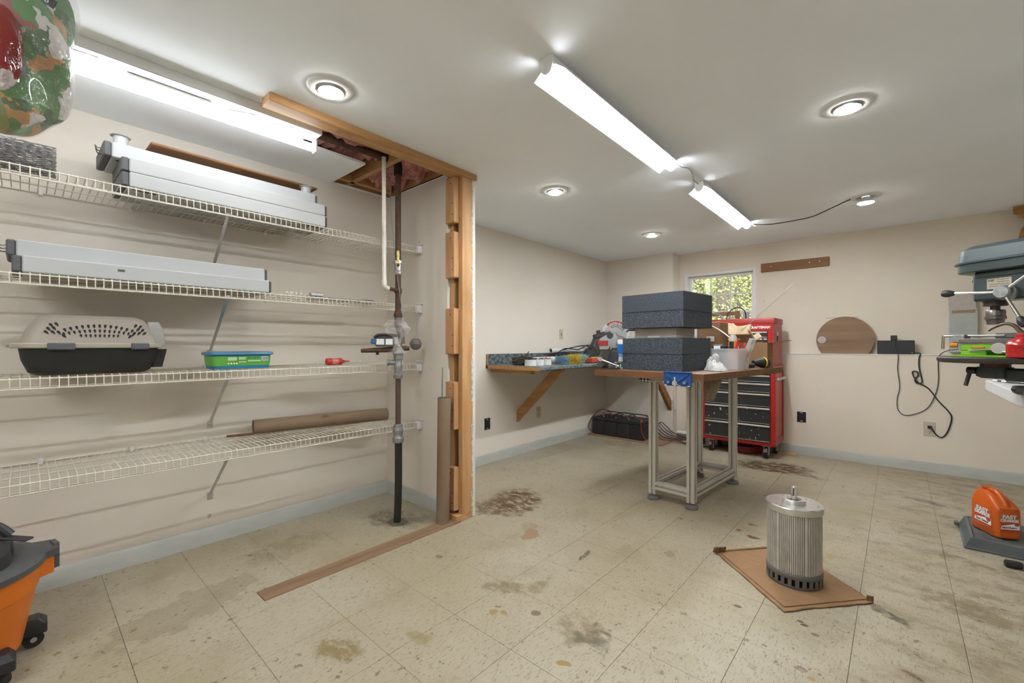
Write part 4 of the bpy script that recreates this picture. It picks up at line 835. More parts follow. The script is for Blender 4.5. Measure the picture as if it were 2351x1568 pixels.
for s in (-.026,): part('socket', MB().cyl((.207, YB-.005, .372+s), (.207, YB-.0075, .372+s), .016, n=18), M_ivory, o); 
for dx in (-.006, .006): part('slot', MB().cbox((.207+dx, YB-.0078, .350), (.003, .001, .008)), M_ink, o)
part('slot', MB().cyl((.207, YB-.0075, .339), (.207, YB-.0082, .339), .003, n=8), M_ink, o)
def hole(label, M):
    o = solo('outlet_box', MB().box(-.038, .038, -.0, .004, -.052, .052, 0, M), M_dark, label, 'outlet box')
    part('socket_yoke', MB().lathe([(.0, .0), (.022, 0), (.022, .004), (.0, .006)], 18, axis=(0, 1, 0)).xf(M @ Matrix.Translation((0, .004, -.003))), M_blackp, o)
    part('tab', MB().cbox((0, .006, .040), (.022, .003, .012), .001, M), M_galv, o); part('tab', MB().cbox((0, .006, -.042), (.022, .003, .010), .001, M), M_galv, o)
    part('torn_rim', MB().cbox((.039, .002, 0), (.004, .003, .10), 0, M).cbox((0, .002, -.053), (.07, .003, .004), 0, M), M_label, o)
hole('open outlet box without cover on the wall beside the wing wall', ML(2.85, .364)); hole('open outlet box without cover on the back wall beside the tool chest', MBk(-.716, YB, .375))
# ---------------------------------------------------------------- batteries on plywood
solo('plywood_sheet', MB().box(-2.82, -1.905, 4.575, 5.03, .001, .014, .002), wood('plywood', (.33, .21, .12), (.24, .14, .07), 'x'), 'thin plywood sheet under the row of batteries on the floor', 'plywood')
M_bat = pm('battery_case', (.018, .018, .019), .5, var=.3, scale=8); bw = .163
blab = ['against the side wall', 'second from the side wall', 'third from the side wall', 'farthest from the side wall']
for k in range(4):
    x0 = -2.79+k*(bw+.002); t = thing('battery', 'black lead battery on the plywood, %s in its row' % blab[k], 'battery', (x0+bw/2, 4.80, .0145), group='batteries on plywood')
    part('case', MB().box(-bw/2, bw/2, -.178, .178, 0, .17, .006), M_bat, t, local=True); part('lid', MB().box(-bw/2, bw/2, -.178, .178, .172, .205, .006), M_bat, t, local=True)
    for s, m_ in ((-.10, 'red'), (.10, 'black')):
        part('terminal', MB().cyl((.03, s, .205), (.03, s, .222), .009, n=12), M_steel, t, local=True)
        part('cable_lug', MB().bar((.03, s, .222), (-.02, s+.02, .228), .016, .006, .002), M_redp if m_ == 'red' and k in (0, 2, 3) else M_blackp, t, local=True)
M_rc = pm('red_cable', (.17, .03, .03), .5)
bz = .257
for k in range(3):
    x = -2.70+k*.165; cable([(x, 4.70, bz), (x+.06, 4.76, bz+.025), (x+.12, 4.84, bz+.015), (x+.165, 4.90, bz)], .006, 'black jumper cable over the batteries, %s pair from the side wall' % ('first', 'second', 'third')[k], M_blackp if k else M_rc)
cable([(-2.68, 4.90, bz), (-2.78, 4.82, bz+.03), (-2.818, 4.66, .2), (-2.81, 4.57, .10), (-2.77, 4.56, .055), (-2.74, 4.60, .02)], .006, 'dark red cable curling down at the wall end of the batteries', M_rc)
cable([(-2.20, 4.70, bz), (-2.16, 4.62, .24), (-2.15, 4.606, .15), (-2.13, 4.605, .08), (-2.09, 4.61, .03)], .006, 'red cable hanging down the face of the end battery', M_rc)
for k in range(6): cable([(-2.11, 4.66+.05*k, .20-.02*k), (-2.05, 4.70+.04*k, .15+.01*k), (-1.98, 4.72+.04*k, .05+.02*k), (-1.90, 4.80+.03*k, .03+.01*k), (-1.82+.04*k, 4.86+.02*k, .03)], .005, ['red', 'black', 'dull red', 'thin black', 'rust red', 'sagging black'][k]+' charger cable running from batteries to the wall units', M_rc if k % 2 == 0 else M_blackp)
cable([(-1.72, 4.94, .10), (-1.66, 4.92, .16), (-1.60, 4.96, .14), (-1.55, 5.05, .10)], .005, 'black cable arching beside the grey charger', M_blackp)
cable([(-1.86, 4.88, .03), (-1.7, 4.80, .012), (-1.5, 4.84, .012), (-1.42, 4.98, .012), (-1.45, 5.12, .012)], .006, 'black cable on the floor running under the tool chest', M_blackp)
for x, lab, m_ in ((-1.83, 'pale grey charger box on the floor by the back wall', M_plastic), (-1.66, 'dark grey charger box on the floor by the back wall', M_grayp)):
    t = thing('charger', lab, 'charger', (x, 4.99, 0)); part('case', MB().box(-.065, .065, -.03, .04, 0, .11, .005), m_, t, local=True); part('fins', MB().box(-.055, .055, -.033, -.03, .02, .09), M_galv if m_ is M_plastic else M_blackp, t, local=True)
# ---------------------------------------------------------------- tool chest
t = thing('tool_chest', 'red rolling tool chest with black drawers by the window', 'tool chest', (-1.20, 4.93, 0))
M_red = pm('chest_red', (.42, .012, .008), .32, var=.06); M_redd = pm('chest_side', (.36, .035, .028), .42, var=.08); M_drw = pm('drawer_black', (.022, .022, .021), .5, var=.2); M_pull = pm('drawer_pull', (.58, .53, .47), .35, .5)
X0, X1, YC, YD = -1.535, -.865, 4.715, 5.12
part('cabinet', MB().box(X0, X1, YC+.002, YD, .125, .895, .004), M_red, t)
for a in ((X1, X1+.006, YC+.004, YC+.05, .125, .895), (X1, X1+.006, YD-.04, YD, .125, .895), (X1, X1+.006, YC+.05, YD-.04, .125, .19), (X1, X1+.006, YC+.05, YD-.04, .845, .895)): part('side_rail', MB().box(*a, .001), M_redd, t)
part('push_handle', MB().box(X1+.004, X1+.03, YC+.05, YD-.04, .755, .78, .004), M_pull, t)
rows = [(.815, .875), (.735, .805), (.635, .725), (.50, .625), (.335, .49), (.165, .325)]
M_spk = pm('drawer_splat', (.022, .022, .021), .5, scale=38, col2=(.022, .022, .021), detail=1)
_cr = [n for n in M_spk.node_tree.nodes if n.type == 'VALTORGB'][0]; _cr.color_ramp.elements[0].position = .71; _cr.color_ramp.elements[1].position = .73; _cr.color_ramp.elements[1].color = (.6, .6, .58, 1)
def drawers(rws, xa, xb, yf, m2=None):
    for z0, z1 in rws:
        d = part('drawer', MB().box(xa, xb, yf-.008, yf+.004, z0, z1, .002), m2 if (m2 and z0 < .4) else M_drw, t)
        part('pull', MB().box(xa, xb, yf-.018, yf-.008, z1-.018, z1-.002, .003), M_pull, d)
        part('lower_lip', MB().box(xa, xb, yf-.011, yf-.008, z0, z0+.007, .001), M_galv, d)
part('drawer_recess', MB().box(X0+.036, X1-.036, YC-.001, YC+.006, .160, .880), M_dark, t)
drawers(rows, X0+.04, X1-.04, YC, M_spk)
part('upper_chest', MB().box(X0+.012, X1-.008, YC+.004, YD-.02, .895, 1.315, .004), M_redd, t)
part('face_frame', MB().box(X0+.012, X1-.02, YC-.001, YC+.006, .90, 1.312, .002), M_red, t)
lidp = part('chest_lid', MB().box(X0+.005, X1-.0, YC-.006, YD-.015, 1.297, 1.355, .010, seg=2), M_redd, t)
part('drawer_recess', MB().box(X0+.051, X1-.058, YC-.0025, YC+.004, .926, 1.229), M_dark, t)
drawers([(1.165, 1.225), (1.105, 1.16), (1.04, 1.10), (.985, 1.035), (.93, .98)], X0+.055, X1-.062, YC-.001)
text('badge', 'CRAFTSMAN', .0335, FR((-.992, YC-.003, 1.262), (1, 0, 0), (0, 0, 1)), M_label, t, .002, .0012, .95)
part('lock', MB().cyl((-.899, YC-.001, 1.262), (-.899, YC-.008, 1.262), .007, n=14), M_chrome, t)
part('side_latch', MB().box(X1-.009, X1-.006, 4.85, 4.90, 1.13, 1.22), M_dark, t); part('side_plate', MB().box(X1-.009, X1-.004, 4.845, 4.905, 1.185, 1.222, .001), M_pull, t)
for k, (x, y) in enumerate(((X0+.09, YC+.06), (X1-.08, YC+.06), (X0+.09, YD-.06), (X1-.06, YD-.06))):
    f_ = part('caster_fork', MB().box(x-.035, x+.035, y-.035, y+.035, .115, .125, .002).box(x-.024, x-.018, y-.03, y+.018, .04, .115, .002).box(x+.018, x+.024, y-.03, y+.018, .04, .115, .002), M_steel, t)
    part('wheel', MB().cyl((x-.015, y-.01, .052), (x+.015, y-.01, .052), .052, n=28), M_rubber, f_); part('hub', MB().cyl((x-.019, y-.01, .052), (x+.019, y-.01, .052), .03, n=20), M_galv, f_)
    if k < 2: part('brake_lever', MB().bar((x-.0, y-.03, .10), (x-.0, y-.075, .07), .03, .008, .002), M_steel, f_)
solo('oil_pan', MB().lathe([(.13, 0), (.145, .01), (.155, .07), (.158, .075), (.150, .075), (.14, .015), (.0, .012)], 36, (-1.16, 4.95, .001), cap=False), pm('pan_red', (.16, .008, .01), .4), 'round dark red pan on the floor under the tool chest', 'pan')
solo('wood_scrap', MB().box(-.90, -.74, 5.03, 5.08, .001, .02, .002), M_studx, 'small pine offcut on the floor behind the chest caster', 'wood scrap')
# frame, cable and gadgets standing behind the chest in the window
t = thing('wooden_crate', 'open brown wooden frame standing on the ledge in the window', 'crate', (-1.5, 5.21, 1.011)); M_fr = wood('frame_wood', (.30, .155, .07), (.22, .11, .05), 'x')
part('rail', MB().box(-1.85, -1.30, 5.198, 5.222, 1.42, 1.465, .002), M_fr, t)
for x in (-1.85, -1.335): part('stile', MB().box(x, x+.045, 5.196, 5.224, 1.011, 1.42 if x < -1.5 else 1.47, .002), wood('frame_wood', (.30, .155, .07), (.22, .11, .05), 'z'), t)
cable([(-1.36, 4.97, 1.357), (-1.35, 4.99, 1.43), (-1.29, 5.0, 1.485), (-1.22, 5.0, 1.48), (-1.185, 5.0, 1.43), (-1.18, 5.0, 1.357)], .006, 'black cable loop standing on top of the tool chest')
solo('meter', MB().box(-1.215, -1.16, 5.03, 5.06, 1.356, 1.44, .004), pm('meter_grey', (.36, .37, .39), .5), 'small grey box standing on the tool chest lid', 'meter')
cable([(-1.68, 4.90, 1.357), (-1.60, 4.93, 1.42), (-1.5, 4.95, 1.44), (-1.42, 4.96, 1.41), (-1.38, 4.96, 1.357)], .008, 'thin grey-blue hose arching over the tool chest lid', pm('hose_teal', (.20, .27, .28), .4), 'hose')
solo('plastic_sheet', MB().box(-1.80, -1.70, 5.18, 5.19, 1.011, 1.30, .002, None), M_white, 'upright white plastic sheet on the ledge below the window', 'sheet')
# ---------------------------------------------------------------- work table
TA = R(-5.5)
t = thing('work_table', 'aluminium extrusion work table with thick brown wooden top', 'table', (-1.14, 3.355, 0), 0)
TZ = .925
M_ttop = wood('table_oak', (.19, .105, .055), (.12, .062, .032), 'x'); M_tside = wood('table_edge', (.20, .085, .03), (.12, .05, .018), 'x')
top = [(-1.56, 2.61), (-.818, 2.554), (-.649, 3.82), (-1.38, 3.87)]
part('top', MB().prism(top, TZ-.04, TZ), M_tside, t)
def inset(poly, e):
    cx_ = sum(p[0] for p in poly)/4; cy_ = sum(p[1] for p in poly)/4; return [(cx_+(p[0]-cx_)*(1-e), cy_+(p[1]-cy_)*(1-e)) for p in poly]
part('top_veneer', MB().prism(inset(top, .004), TZ-.001, TZ+.0006), M_ttop, t)
def extr(p0, p1, w, ux):
    p0, p1 = Vector(p0), Vector(p1); d = (p1-p0).normalized(); u = Vector(ux); u = (u-d*u.dot(d)).normalized(); v = d.cross(u); s_ = w/2; g_ = w*.13; q = w*.32
    prof = []
    for k in range(4):
        c_, sn = cos(k*pi/2), sin(k*pi/2)
        for (a, b) in ((s_, -s_), (s_, -g_), (s_-q, -g_), (s_-q, g_), (s_, g_)): prof.append((a*c_-b*sn, a*sn+b*c_))
    n = len(prof); return MB().add([P+u*a+v*b for P in (p0, p1) for a, b in prof], [tuple(range(n)), tuple(range(2*n-1, n-1, -1))]+[(i, (i+1) % n, n+(i+1) % n, n+i) for i in range(n)])
M_ext = pm('anodised', (.58, .56, .505), .4, .3, var=.06, scale=20)
feet = [(-1.30, 2.985), (-1.028, 2.968), (-.972, 3.725), (-1.242, 3.75)]
fx = Vector((feet[1][0]-feet[0][0], feet[1][1]-feet[0][1], 0)).normalized()
for x, y in feet:
    l_ = part('leg', extr((x, y, .04), (x, y, .845), .05, fx), M_ext, t, smooth=0)
    part('levelling_foot', MB().lathe([(.040, .001), (.043, .008), (.040, .020), (.014, .024), (.008, .026), (.008, .042)], 28, (x, y, 0)), pm('foot_grey', (.16, .165, .165), .5), l_)
    part('slot_shadow', MB(), None, l_) if False else None
for a, b in ((0, 1), (1, 2), (2, 3), (3, 0)):
    A = Vector((*feet[a], 0)); B = Vector((*feet[b], 0)); d = (B-A).normalized()*.025
    part('stretcher', extr((A+d)+Vector((0, 0, .10)), (B-d)+Vector((0, 0, .10)), .05, (0, 0, 1)), M_ext, t, smooth=0)
    part('upper_rail', extr((A+d*(0))+Vector((0, 0, .865)), (B)+Vector((0, 0, .865)), .038, (0, 0, 1)), M_ext, t, smooth=0)
# flat support extrusion with its open end showing
fy = Vector((-fx.y, fx.x, 0)); e0 = Vector((-1.265, 2.76, .863))
sup = part('support_extrusion', MB().box(-.040, .040, 0, .9, -.019, .019, .002, FR(e0, fx, fy)), M_ext, t)
for k in (-1, 0, 1):
    part('bore', MB().cyl(e0+fx*(k*.024)-fy*.0008+Vector((0, 0, .001)), e0+fx*(k*.024)+fy*.001+Vector((0, 0, .001)), .0075, n=14), M_dark, sup)
    for s in (-1, 1): part('slot', MB().cbox((k*.024, -.0004, s*.015), (.010, .001, .006), 0, FR(e0, fx, fy)), M_dark, sup)
for s in (-1, 1): part('slot', MB().cbox((s*.0365, -.0004, .0), (.006, .001, .010), 0, FR(e0, fx, fy)), M_dark, sup)
# blue woodworking vise on the front edge
VC = Vector((-.95, 2.558, .896)); vx = Vector((.742, -.056, 0)).normalized(); vy = Vector((-vx.y, vx.x, 0)); VM = FR(VC, vx, vy)
t = thing('woodworking_vise', 'blue cast woodworking vise clamped on the table edge', 'vise', VC-Vector((0, 0, .04)))
M_vb = pm('vise_blue', (.012, .07, .25), .35, var=.12)
jw = part('jaw', MB().box(-.082, .082, -.046, -.030, -.042, .042, .003, VM).box(-.082, .082, -.052, -.030, .034, .042, .002, VM), M_vb, t)
for s in (-1, 1):
    part('rib', MB().bar(VM @ Vector((s*.068, -.049, .030)), VM @ Vector((s*.012, -.049, -.014)), .008, .008, .001), M_vb, jw)
    part('guide_boss', MB().cyl(VM @ Vector((s*.048, -.058, -.020)), VM @ Vector((s*.048, -.03, -.020)), .014, n=18), M_vb, jw); part('guide_rod', MB().cyl(VM @ Vector((s*.048, -.061, -.020)), VM @ Vector((s*.048, -.004, -.020)), .0075, n=14), M_steel, jw)
part('screw_hub', MB().cyl(VM @ Vector((0, -.08, -.022)), VM @ Vector((0, -.03, -.022)), .015, n=18), M_chrome, t); part('handle', MB().cyl(VM @ Vector((-.002, -.07, .004)), VM @ Vector((.0, -.07, -.172)), .0045, n=10), M_chrome, t)
for q in ((0, -.07, -.174), (-.002, -.07, .006)): part('handle_end', MB().ball(VM @ Vector(q), .007, 10, 8), M_chrome, t)
for q in (-.078, .005, .06): part('print', MB().box(q, q+.016, -.0465, -.046, -.040, -.036, 0, VM), M_label, jw)
part('body', MB().box(-.05, .05, -.029, -.003, -.035, .020, .003, VM), M_vb, t)
# foam and the wrapped box between
FA = R(-6.0); M_foam = pm('foam_speckle', (.088, .103, .124), .95, scale=230, col2=(.010, .014, .02), detail=3, bump=.4, bscale=230, lo=.36, hi=.64)
def foam(x, y, z, w, d, hs, label, rz):
    t = thing('foam_block', label, 'foam block', (x, y, z), rz, 'charcoal foam blocks'); zz = 0
    for k, h in enumerate(hs): part('foam_slab', MB().box(-w/2, w/2, -d/2, d/2, zz+.0001, zz+h, .0012, Matrix.Translation((.002*k, -.003*k, 0))), M_foam, t, local=True); zz += h
foam(-1.19, 2.94, TZ+.001, .43, .405, (.108, .104), 'charcoal foam block standing directly on the work table', FA)
foam(-1.19, 2.95, 1.206, .44, .42, (.108, .117), 'charcoal foam block on top of the wrapped box', FA)
t = thing('wrapped_box', 'low box in translucent film pressed between the two foam blocks', 'box', (-1.20, 2.935, 1.1385), FA)
part('carton', MB().box(-.15, .15, -.13, .13, .0, .066, .003), pm('pale_carton', (.46, .40, .31), .7, scale=7, col2=(.38, .32, .24)), t, local=True); part('film', MB().box(-.19, .19, -.155, .155, .001, .016, .002), M_film, t, local=True); part('film_edge', MB().box(-.152, .152, -.132, .132, .002, .0665), M_film, t, local=True)
part('label', MB().box(-.05, .04, -.1335, -.1325, .004, .016), M_label, t, local=True)
# bench vise
t = thing('bench_vise', 'dark iron bench vise with chrome handle on the table corner', 'vise', (-1.487, 2.695, TZ+.001), YAW+.1); t.scale = (.80, .80, .86)
M_iron = pm('vise_iron', (.06, .062, .055), .5, .3, scale=30)
part('base', MB().lathe([(.085, 0), (.085, .012), (.06, .02), (.05, .05)], 28), M_sd, t, local=True)
part('body', loft([(rrect(.06, .045, .012), .045, .0, 0), (rrect(.065, .05, .012), .10, .0, 0), (rrect(.06, .045, .01), .13, .0, 0)]), M_sd, t, local=True)
part('front_jaw', loft([(rrect(.035, .045, .01), .03, -.075, -.02), (rrect(.036, .045, .01), .08, -.07, -.02), (rrect(.032, .048, .008), .138, -.045, -.02), (rrect(.038, .05, .008), .152, -.04, -.02)]), M_iron, t, local=True)
part('rear_jaw', MB().box(.02, .06, -.045, .045, .10, .148, .006), M_iron, t, local=True)
part('slide', MB().box(-.10, .06, -.028, .028, .06, .11, .006), M_iron, t, local=True)
part('handle', MB().cyl((-.105, -.06, .082), (.035, -.115, .028), .007, n=12), M_chrome, t, local=True); part('handle_knob', MB().cyl((-.108, -.075, .083), (-.108, -.045, .083), .018, n=18), M_chrome, t, local=True); part('handle_tip', MB().ball((.035, -.115, .028), .010, 10, 8), M_chrome, t, local=True)
t = thing('wipes_canister', 'blue and white cleaning wipes canister beside the foam on the table', 'canister', (-1.466, 2.845, TZ+.001))
part('body', MB().lathe([(.036, 0), (.038, .005), (.038, .175)], 28), pm('canister_label', (.75, .78, .80), .4), t, local=True); part('cap', MB().lathe([(.039, .176), (.039, .200), (.036, .206)], 28), M_label, t, local=True)
part('blue_band', MB().lathe([(.0385, .105), (.0385, .172)], 28, cap=False), pm('band_blue', (.01, .13, .55), .4), t, local=True); part('aqua_band', MB().lathe([(.0385, .082), (.0385, .105)], 28, cap=False), pm('band_aqua', (.15, .45, .66), .4), t, local=True); part('teal_band', MB().lathe([(.0385, .01), (.0385, .045)], 28, cap=False), pm('band_teal', (.03, .36, .30), .4), t, local=True)
for k, (x, y) in enumerate(((-1.43, 2.68), (-1.418, 2.715))):
    solo('swivel_clamp', MB().cyl((x, y, TZ+.001), (x, y, TZ+.05), .007, n=10).cyl((x-.012, y, TZ+.047), (x+.012, y, TZ+.047), .009, n=10), M_chrome, 'small chrome swivel clamp beside the bench vise, %s' % ('nearer its handle', 'nearer the foam')[k], 'clamp')
# bin with tools
BA = R(-6); t = thing('storage_bin', 'clear plastic bin full of tools on the table', 'bin', (-.868, 3.245, TZ+.001), BA)
part('shell', loft([(rrect(.092, .10, .015), 0, 0, 0), (rrect(.103, .112, .018), .135, 0, 0), (rrect(.117, .124, .02), .136, 0, 0), (rrect(.117, .124, .02), .143, 0, 0), (rrect(.100, .109, .018), .143, 0, 0), (rrect(.089, .097, .015), .003, 0, 0)], True), M_clear, t, local=True)
def blk(name, M, sz, m_, lab, cat, b=.004): return solo(name, MB().cbox((0, 0, 0), sz, b, M), m_, lab, cat)
bm_ = RZ((-.868, 3.245, TZ+.008), BA)
M_orp = pm('tool_orange', (.62, .22, .01), .4)
t = thing('tool_box_small', 'black hinged case lying in the clear bin', 'case', tuple(bm_ @ Vector((-.045, -.04, .0))), BA); part('case', MB().box(-.05, .04, -.04, .04, .001, .165, .015), M_blackp, t, local=True); part('label', MB().box(-.028, .015, -.0415, -.04, .135, .155), M_label, t, local=True)
t = thing('cordless_tool', 'orange and black cordless tool with clear dome in the bin', 'tool', tuple(bm_ @ Vector((.0195, .008, 0))), BA)
part('body', MB().lathe([(.025, .001), (.022, .12), (.026, .14), (.028, .175), (.024, .19)], 20), M_orp, t, local=True); part('grip', MB().box(-.014, .014, -.03, -.02, .13, .185, .003), M_blackp, t, local=True); part('dome', MB().lathe([(.027, .188), (.026, .21), (.018, .228), (.0, .234)], 20, cap=False), M_clear, t, local=True)
for k, (a, b, r) in enumerate((((.03, -.06, .01), (.095, -.09, .2), .008), ((.055, -.055, .01), (.09, -.04, .17), .008), ((.075, .0, .01), (.092, .03, .175), .007))):
    solo('pliers_handle', MB().tube([bm_ @ Vector(a), bm_ @ ((Vector(a)+Vector(b))/2), bm_ @ Vector(b)], [r*.6, r, r], 10), M_redp, ['long red-handled pliers sticking up from the bin', 'short red-handled pliers leaning in the bin', 'red screwdriver handle upright in the bin'][k], 'pliers')
t = thing('parts_case', 'small clear parts case tipped up in the bin', 'case', tuple(bm_ @ Vector((.06, .055, 0))), BA); part('shell', MB().box(-.012, .012, -.045, .03, .02, .215, .004, Matrix.Rotation(.35, 4, 'Y')), M_clear, t, local=True); part('contents', MB().box(-.008, .008, -.035, .02, .03, .13, .003, Matrix.Rotation(.35, 4, 'Y')), M_orp, t, local=True)
for k in range(4): blk('hand_tool', bm_ @ Matrix.Translation((-.05+.03*k, .07-.012*k, .058)) @ Matrix.Rotation(.3*k, 4, 'Y'), (.016, .024, .10), (M_blackp, M_grayp, M_steel, M_card)[k], ['black tool lying deep in the clear bin', 'grey tool lying deep in the clear bin', 'steel tool lying deep in the clear bin', 'brown packet lying deep in the clear bin'][k], 'tool')
# rag
def cloth(c, r, h, seed, m_, label, name='rag'):
    rr_ = random.Random(seed); mb = MB(); n, m = 26, 12; vs = []; fs = []
    ph = [rr_.uniform(0, 6) for _ in range(6)]
    for i in range(m+1):
        f = i/m
        for k in range(n):
            a = 2*pi*k/n; fold = 1+.22*sin(a*3+ph[0]+f*2)+.12*sin(a*5+ph[1]-f*3)+.06*sin(a*9+ph[2]+f*5)
            rad = r*(f**.8)*fold*(1+.15*f); z = h*(1-f**2.2)*(1+.15*sin(a*2+ph[3]))+.018*sin(a*4+ph[4]+f*6)*f+.012*rr_.uniform(-1, 1)
            vs.append((c[0]+rad*cos(a), c[1]+rad*sin(a)*1.0, max(c[2]+.001+.004*(1+sin(a*7+ph[5])), c[2]+z)))
    for i in range(m):
        for k in range(n): fs.append((i*n+k, i*n+(k+1) % n, (i+1)*n+(k+1) % n, (i+1)*n+k))
    o = solo(name, mb.add(vs, fs), m_, label, 'cloth', smooth=80); return o
M_rag = pm('rag_white', (.54, .54, .52), .9, scale=30, col2=(.34, .33, .31), bump=.6)
def crump(c, r, h, top, seed, label):
    rr_ = random.Random(seed); ph = [rr_.uniform(0, 6.28) for _ in range(8)]; n, m = 56, 22; vs = []; fs = []
    rid = lambda x: 1-abs(sin(x))
    for i in range(m+1):
        f = i/m
        for k in range(n):
            a = 2*pi*k/n; out = 1+.16*sin(2*a+ph[0])+.12*sin(3*a+ph[1])+.12*rid(2.5*a+ph[2]+2*f)*f+.06*rid(4*a+ph[3])*f
            z = h*(1-f**top)*(1+.18*sin(a+ph[4]))+.012*rid(2*a+ph[5]+5*f)*sin(pi*min(1, f+.1))-.010*rid(3*a+ph[6]-4*f)*f*(1-f)*4
            vs.append((c[0]+r*f*out*cos(a), c[1]+r*f*out*sin(a), c[2]+max(0.0, z)+.002+.003*rid(6*a)*f))
    for i in range(m):
        for k in range(n): fs.append((i*n+k, i*n+(k+1) % n, (i+1)*n+(k+1) % n, (i+1)*n+k))
    return solo('rag', MB().add(vs, fs), M_rag, label, 'cloth', smooth=75)
crump((-.872, 2.968, TZ+.001), .070, .052, 4.0, 5, 'crumpled white rag on the table between foam and bin')
crump((-.918, 3.058, TZ+.001), .036, .088, 9.0, 14, 'small white rag propped against the clear bin')
# hanging brown cloth under the table
mb = MB(); vs = []; fs = []
for i in range(9):
    for j in range(9):
        f = j/8; w = .062*(1-f*.45); q = (i/8-.5)*2*w-f*.018; vs.append((-.838+q*.6+.006*sin(i*1.7+j*.5), 2.76+q*.8+.004*sin(j), .884-f*.135+.02*abs(i/8-.4)*f))
for i in range(8):
    for j in range(8): a = i*9+j; fs.append((a, a+1, a+10, a+9))
mb.add(vs, fs); ob_ = solo('leather_glove', mb, pm('tan_leather', (.24, .19, .13), .9, scale=14, col2=(.17, .13, .085), bump=.3), 'limp tan work glove hanging below the table edge', 'glove', smooth=80)
md = ob_.modifiers.new('thick', 'SOLIDIFY'); md.thickness = .008
# cardboard boxes
t = thing('cardboard_box', 'upright closed cardboard box with white label behind the bin', 'box', (-1.06, 3.512, TZ+.001), R(-2))
part('carton', MB().box(-.085, .085, -.088, .088, 0, .34, .002), M_card, t, local=True); part('label', MB().box(-.012, .042, -.0895, -.0885, .195, .232), M_label, t, local=True); part('flap_line', MB().box(-.085, .085, -.0888, -.088, .283, .2845), M_carde, t, local=True)
part('label_print', MB().box(-.006, .014, -.0901, -.0895, .219, .223).box(-.006, .03, -.0901, -.0895, .208, .210), M_ink, t, local=True)
part('print_smudge', MB().box(.0, .035, -.0889, -.088, .296, .302), M_ink, t, local=True)
t = thing('cardboard_box', 'open cardboard box with raised flaps near the table end', 'box', (-.825, 3.69, TZ+.001), R(-4)); M_cdk = M_card
part('carton', MB().box(-.125, .12, -.07, -.066, 0, .185).box(-.125, .12, .066, .07, 0, .185).box(-.125, -.121, -.066, .066, 0, .185).box(.116, .12, -.066, .066, 0, .185).box(-.121, .116, -.066, .066, 0, .004), M_cdk, t, local=True)
part('flap', MB().box(-.125, .03, 0, .003, 0, .085, 0, Matrix.Translation((0, -.07, .185)) @ Matrix.Rotation(.75, 4, 'X')), M_cdk, t, local=True); part('flap', MB().box(0, .003, -.066, .066, 0, .13, 0, Matrix.Translation((.118, 0, .186)) @ Matrix.Rotation(1.45, 4, 'Y')), M_cdk, t, local=True)
part('tape', MB().box(.05, .09, -.0708, -.07, .10, .19), pm('tape_brown', (.27, .15, .06), .4), t, local=True)
t = thing('kraft_padding', 'crumpled tan kraft paper padding bulging from the open box', 'paper', (-.93, 3.66, 1.0))
mb = MB(); vs = []; fs = []
for i in range(12):
    for j in range(8):
        u, v = i/11, j/7; vs.append((-1.03+u*.19, 3.60+v*.10+.02*sin(u*9), 1.145+.10*v+.035*sin(u*5+1)*(1-v*.4)+.02*u+random.uniform(-.006, .006)))
for i in range(11):
    for j in range(7): a = i*8+j; fs.append((a, a+1, a+9, a+8))
p_ = part('sheet', mb.add(vs, fs), M_kraft, t, smooth=60); p_.modifiers.new('thick', 'SOLIDIFY').thickness = .008
mb = MB(); vs = []; fs = []
for i in range(12):
    for j in range(5):
        u, v = i/11, j/4; vs.append((-.84+u*.10, 3.61+v*.06, 1.20-.07*u**.7+.02*sin(u*8+v*3)+.015*v))
for i in range(11):
    for j in range(4): a = i*5+j; fs.append((a, a+1, a+6, a+5))
p_ = part('sheet', mb.add(vs, fs), M_kraft, t, smooth=60); p_.modifiers.new('thick', 'SOLIDIFY').thickness = .006
mb = MB(); mb.tube([(-1.0, 3.66, 1.10), (-.566, 3.70, 1.53)], .0020, 8); solo('welding_rod', mb, M_galv, 'long thin steel rod leaning out over the tool chest', 'rod')
solo('white_rod', MB().tube(cr([(-1.02, 3.30, 1.24), (-.93, 3.28, 1.19), (-.85, 3.27, 1.12), (-.80, 3.26, 1.05)]), .004, 8), M_label, 'bent white rod drooping into the clear bin', 'rod')
t = thing('work_light', 'black and yellow cordless work light lying by the table edge', 'work light', (-.742, 3.50, TZ+.001), R(52)); M_dy = pm('tool_yellow', (.70, .42, .01), .4)
part('barrel', MB().lathe([(.018, -.045), (.022, -.02), (.034, .02), (.038, .05), (.034, .06)], 22, (.0, 0, .039), axis=(1, 0, 0)), M_blackp, t, local=True); part('collar', MB().lathe([(.039, .03), (.040, .036), (.039, .042)], 22, (0, 0, .0405), axis=(1, 0, 0), cap=False), M_dy, t, local=True)
part('lens_ring', MB().lathe([(.036, .058), (.036, .066), (.025, .066)], 22, (0, 0, .039), axis=(1, 0, 0)), M_blackp, t, local=True); part('grip', MB().box(-.13, -.04, -.02, .02, .004, .036, .008), M_blackp, t, local=True); part('battery', MB().box(-.15, -.10, -.028, .028, .0, .058, .006), M_blackp, t, local=True); part('stripe', MB().box(-.128, -.118, -.0295, .0295, .002, .0595, .003), M_dy, t, local=True)
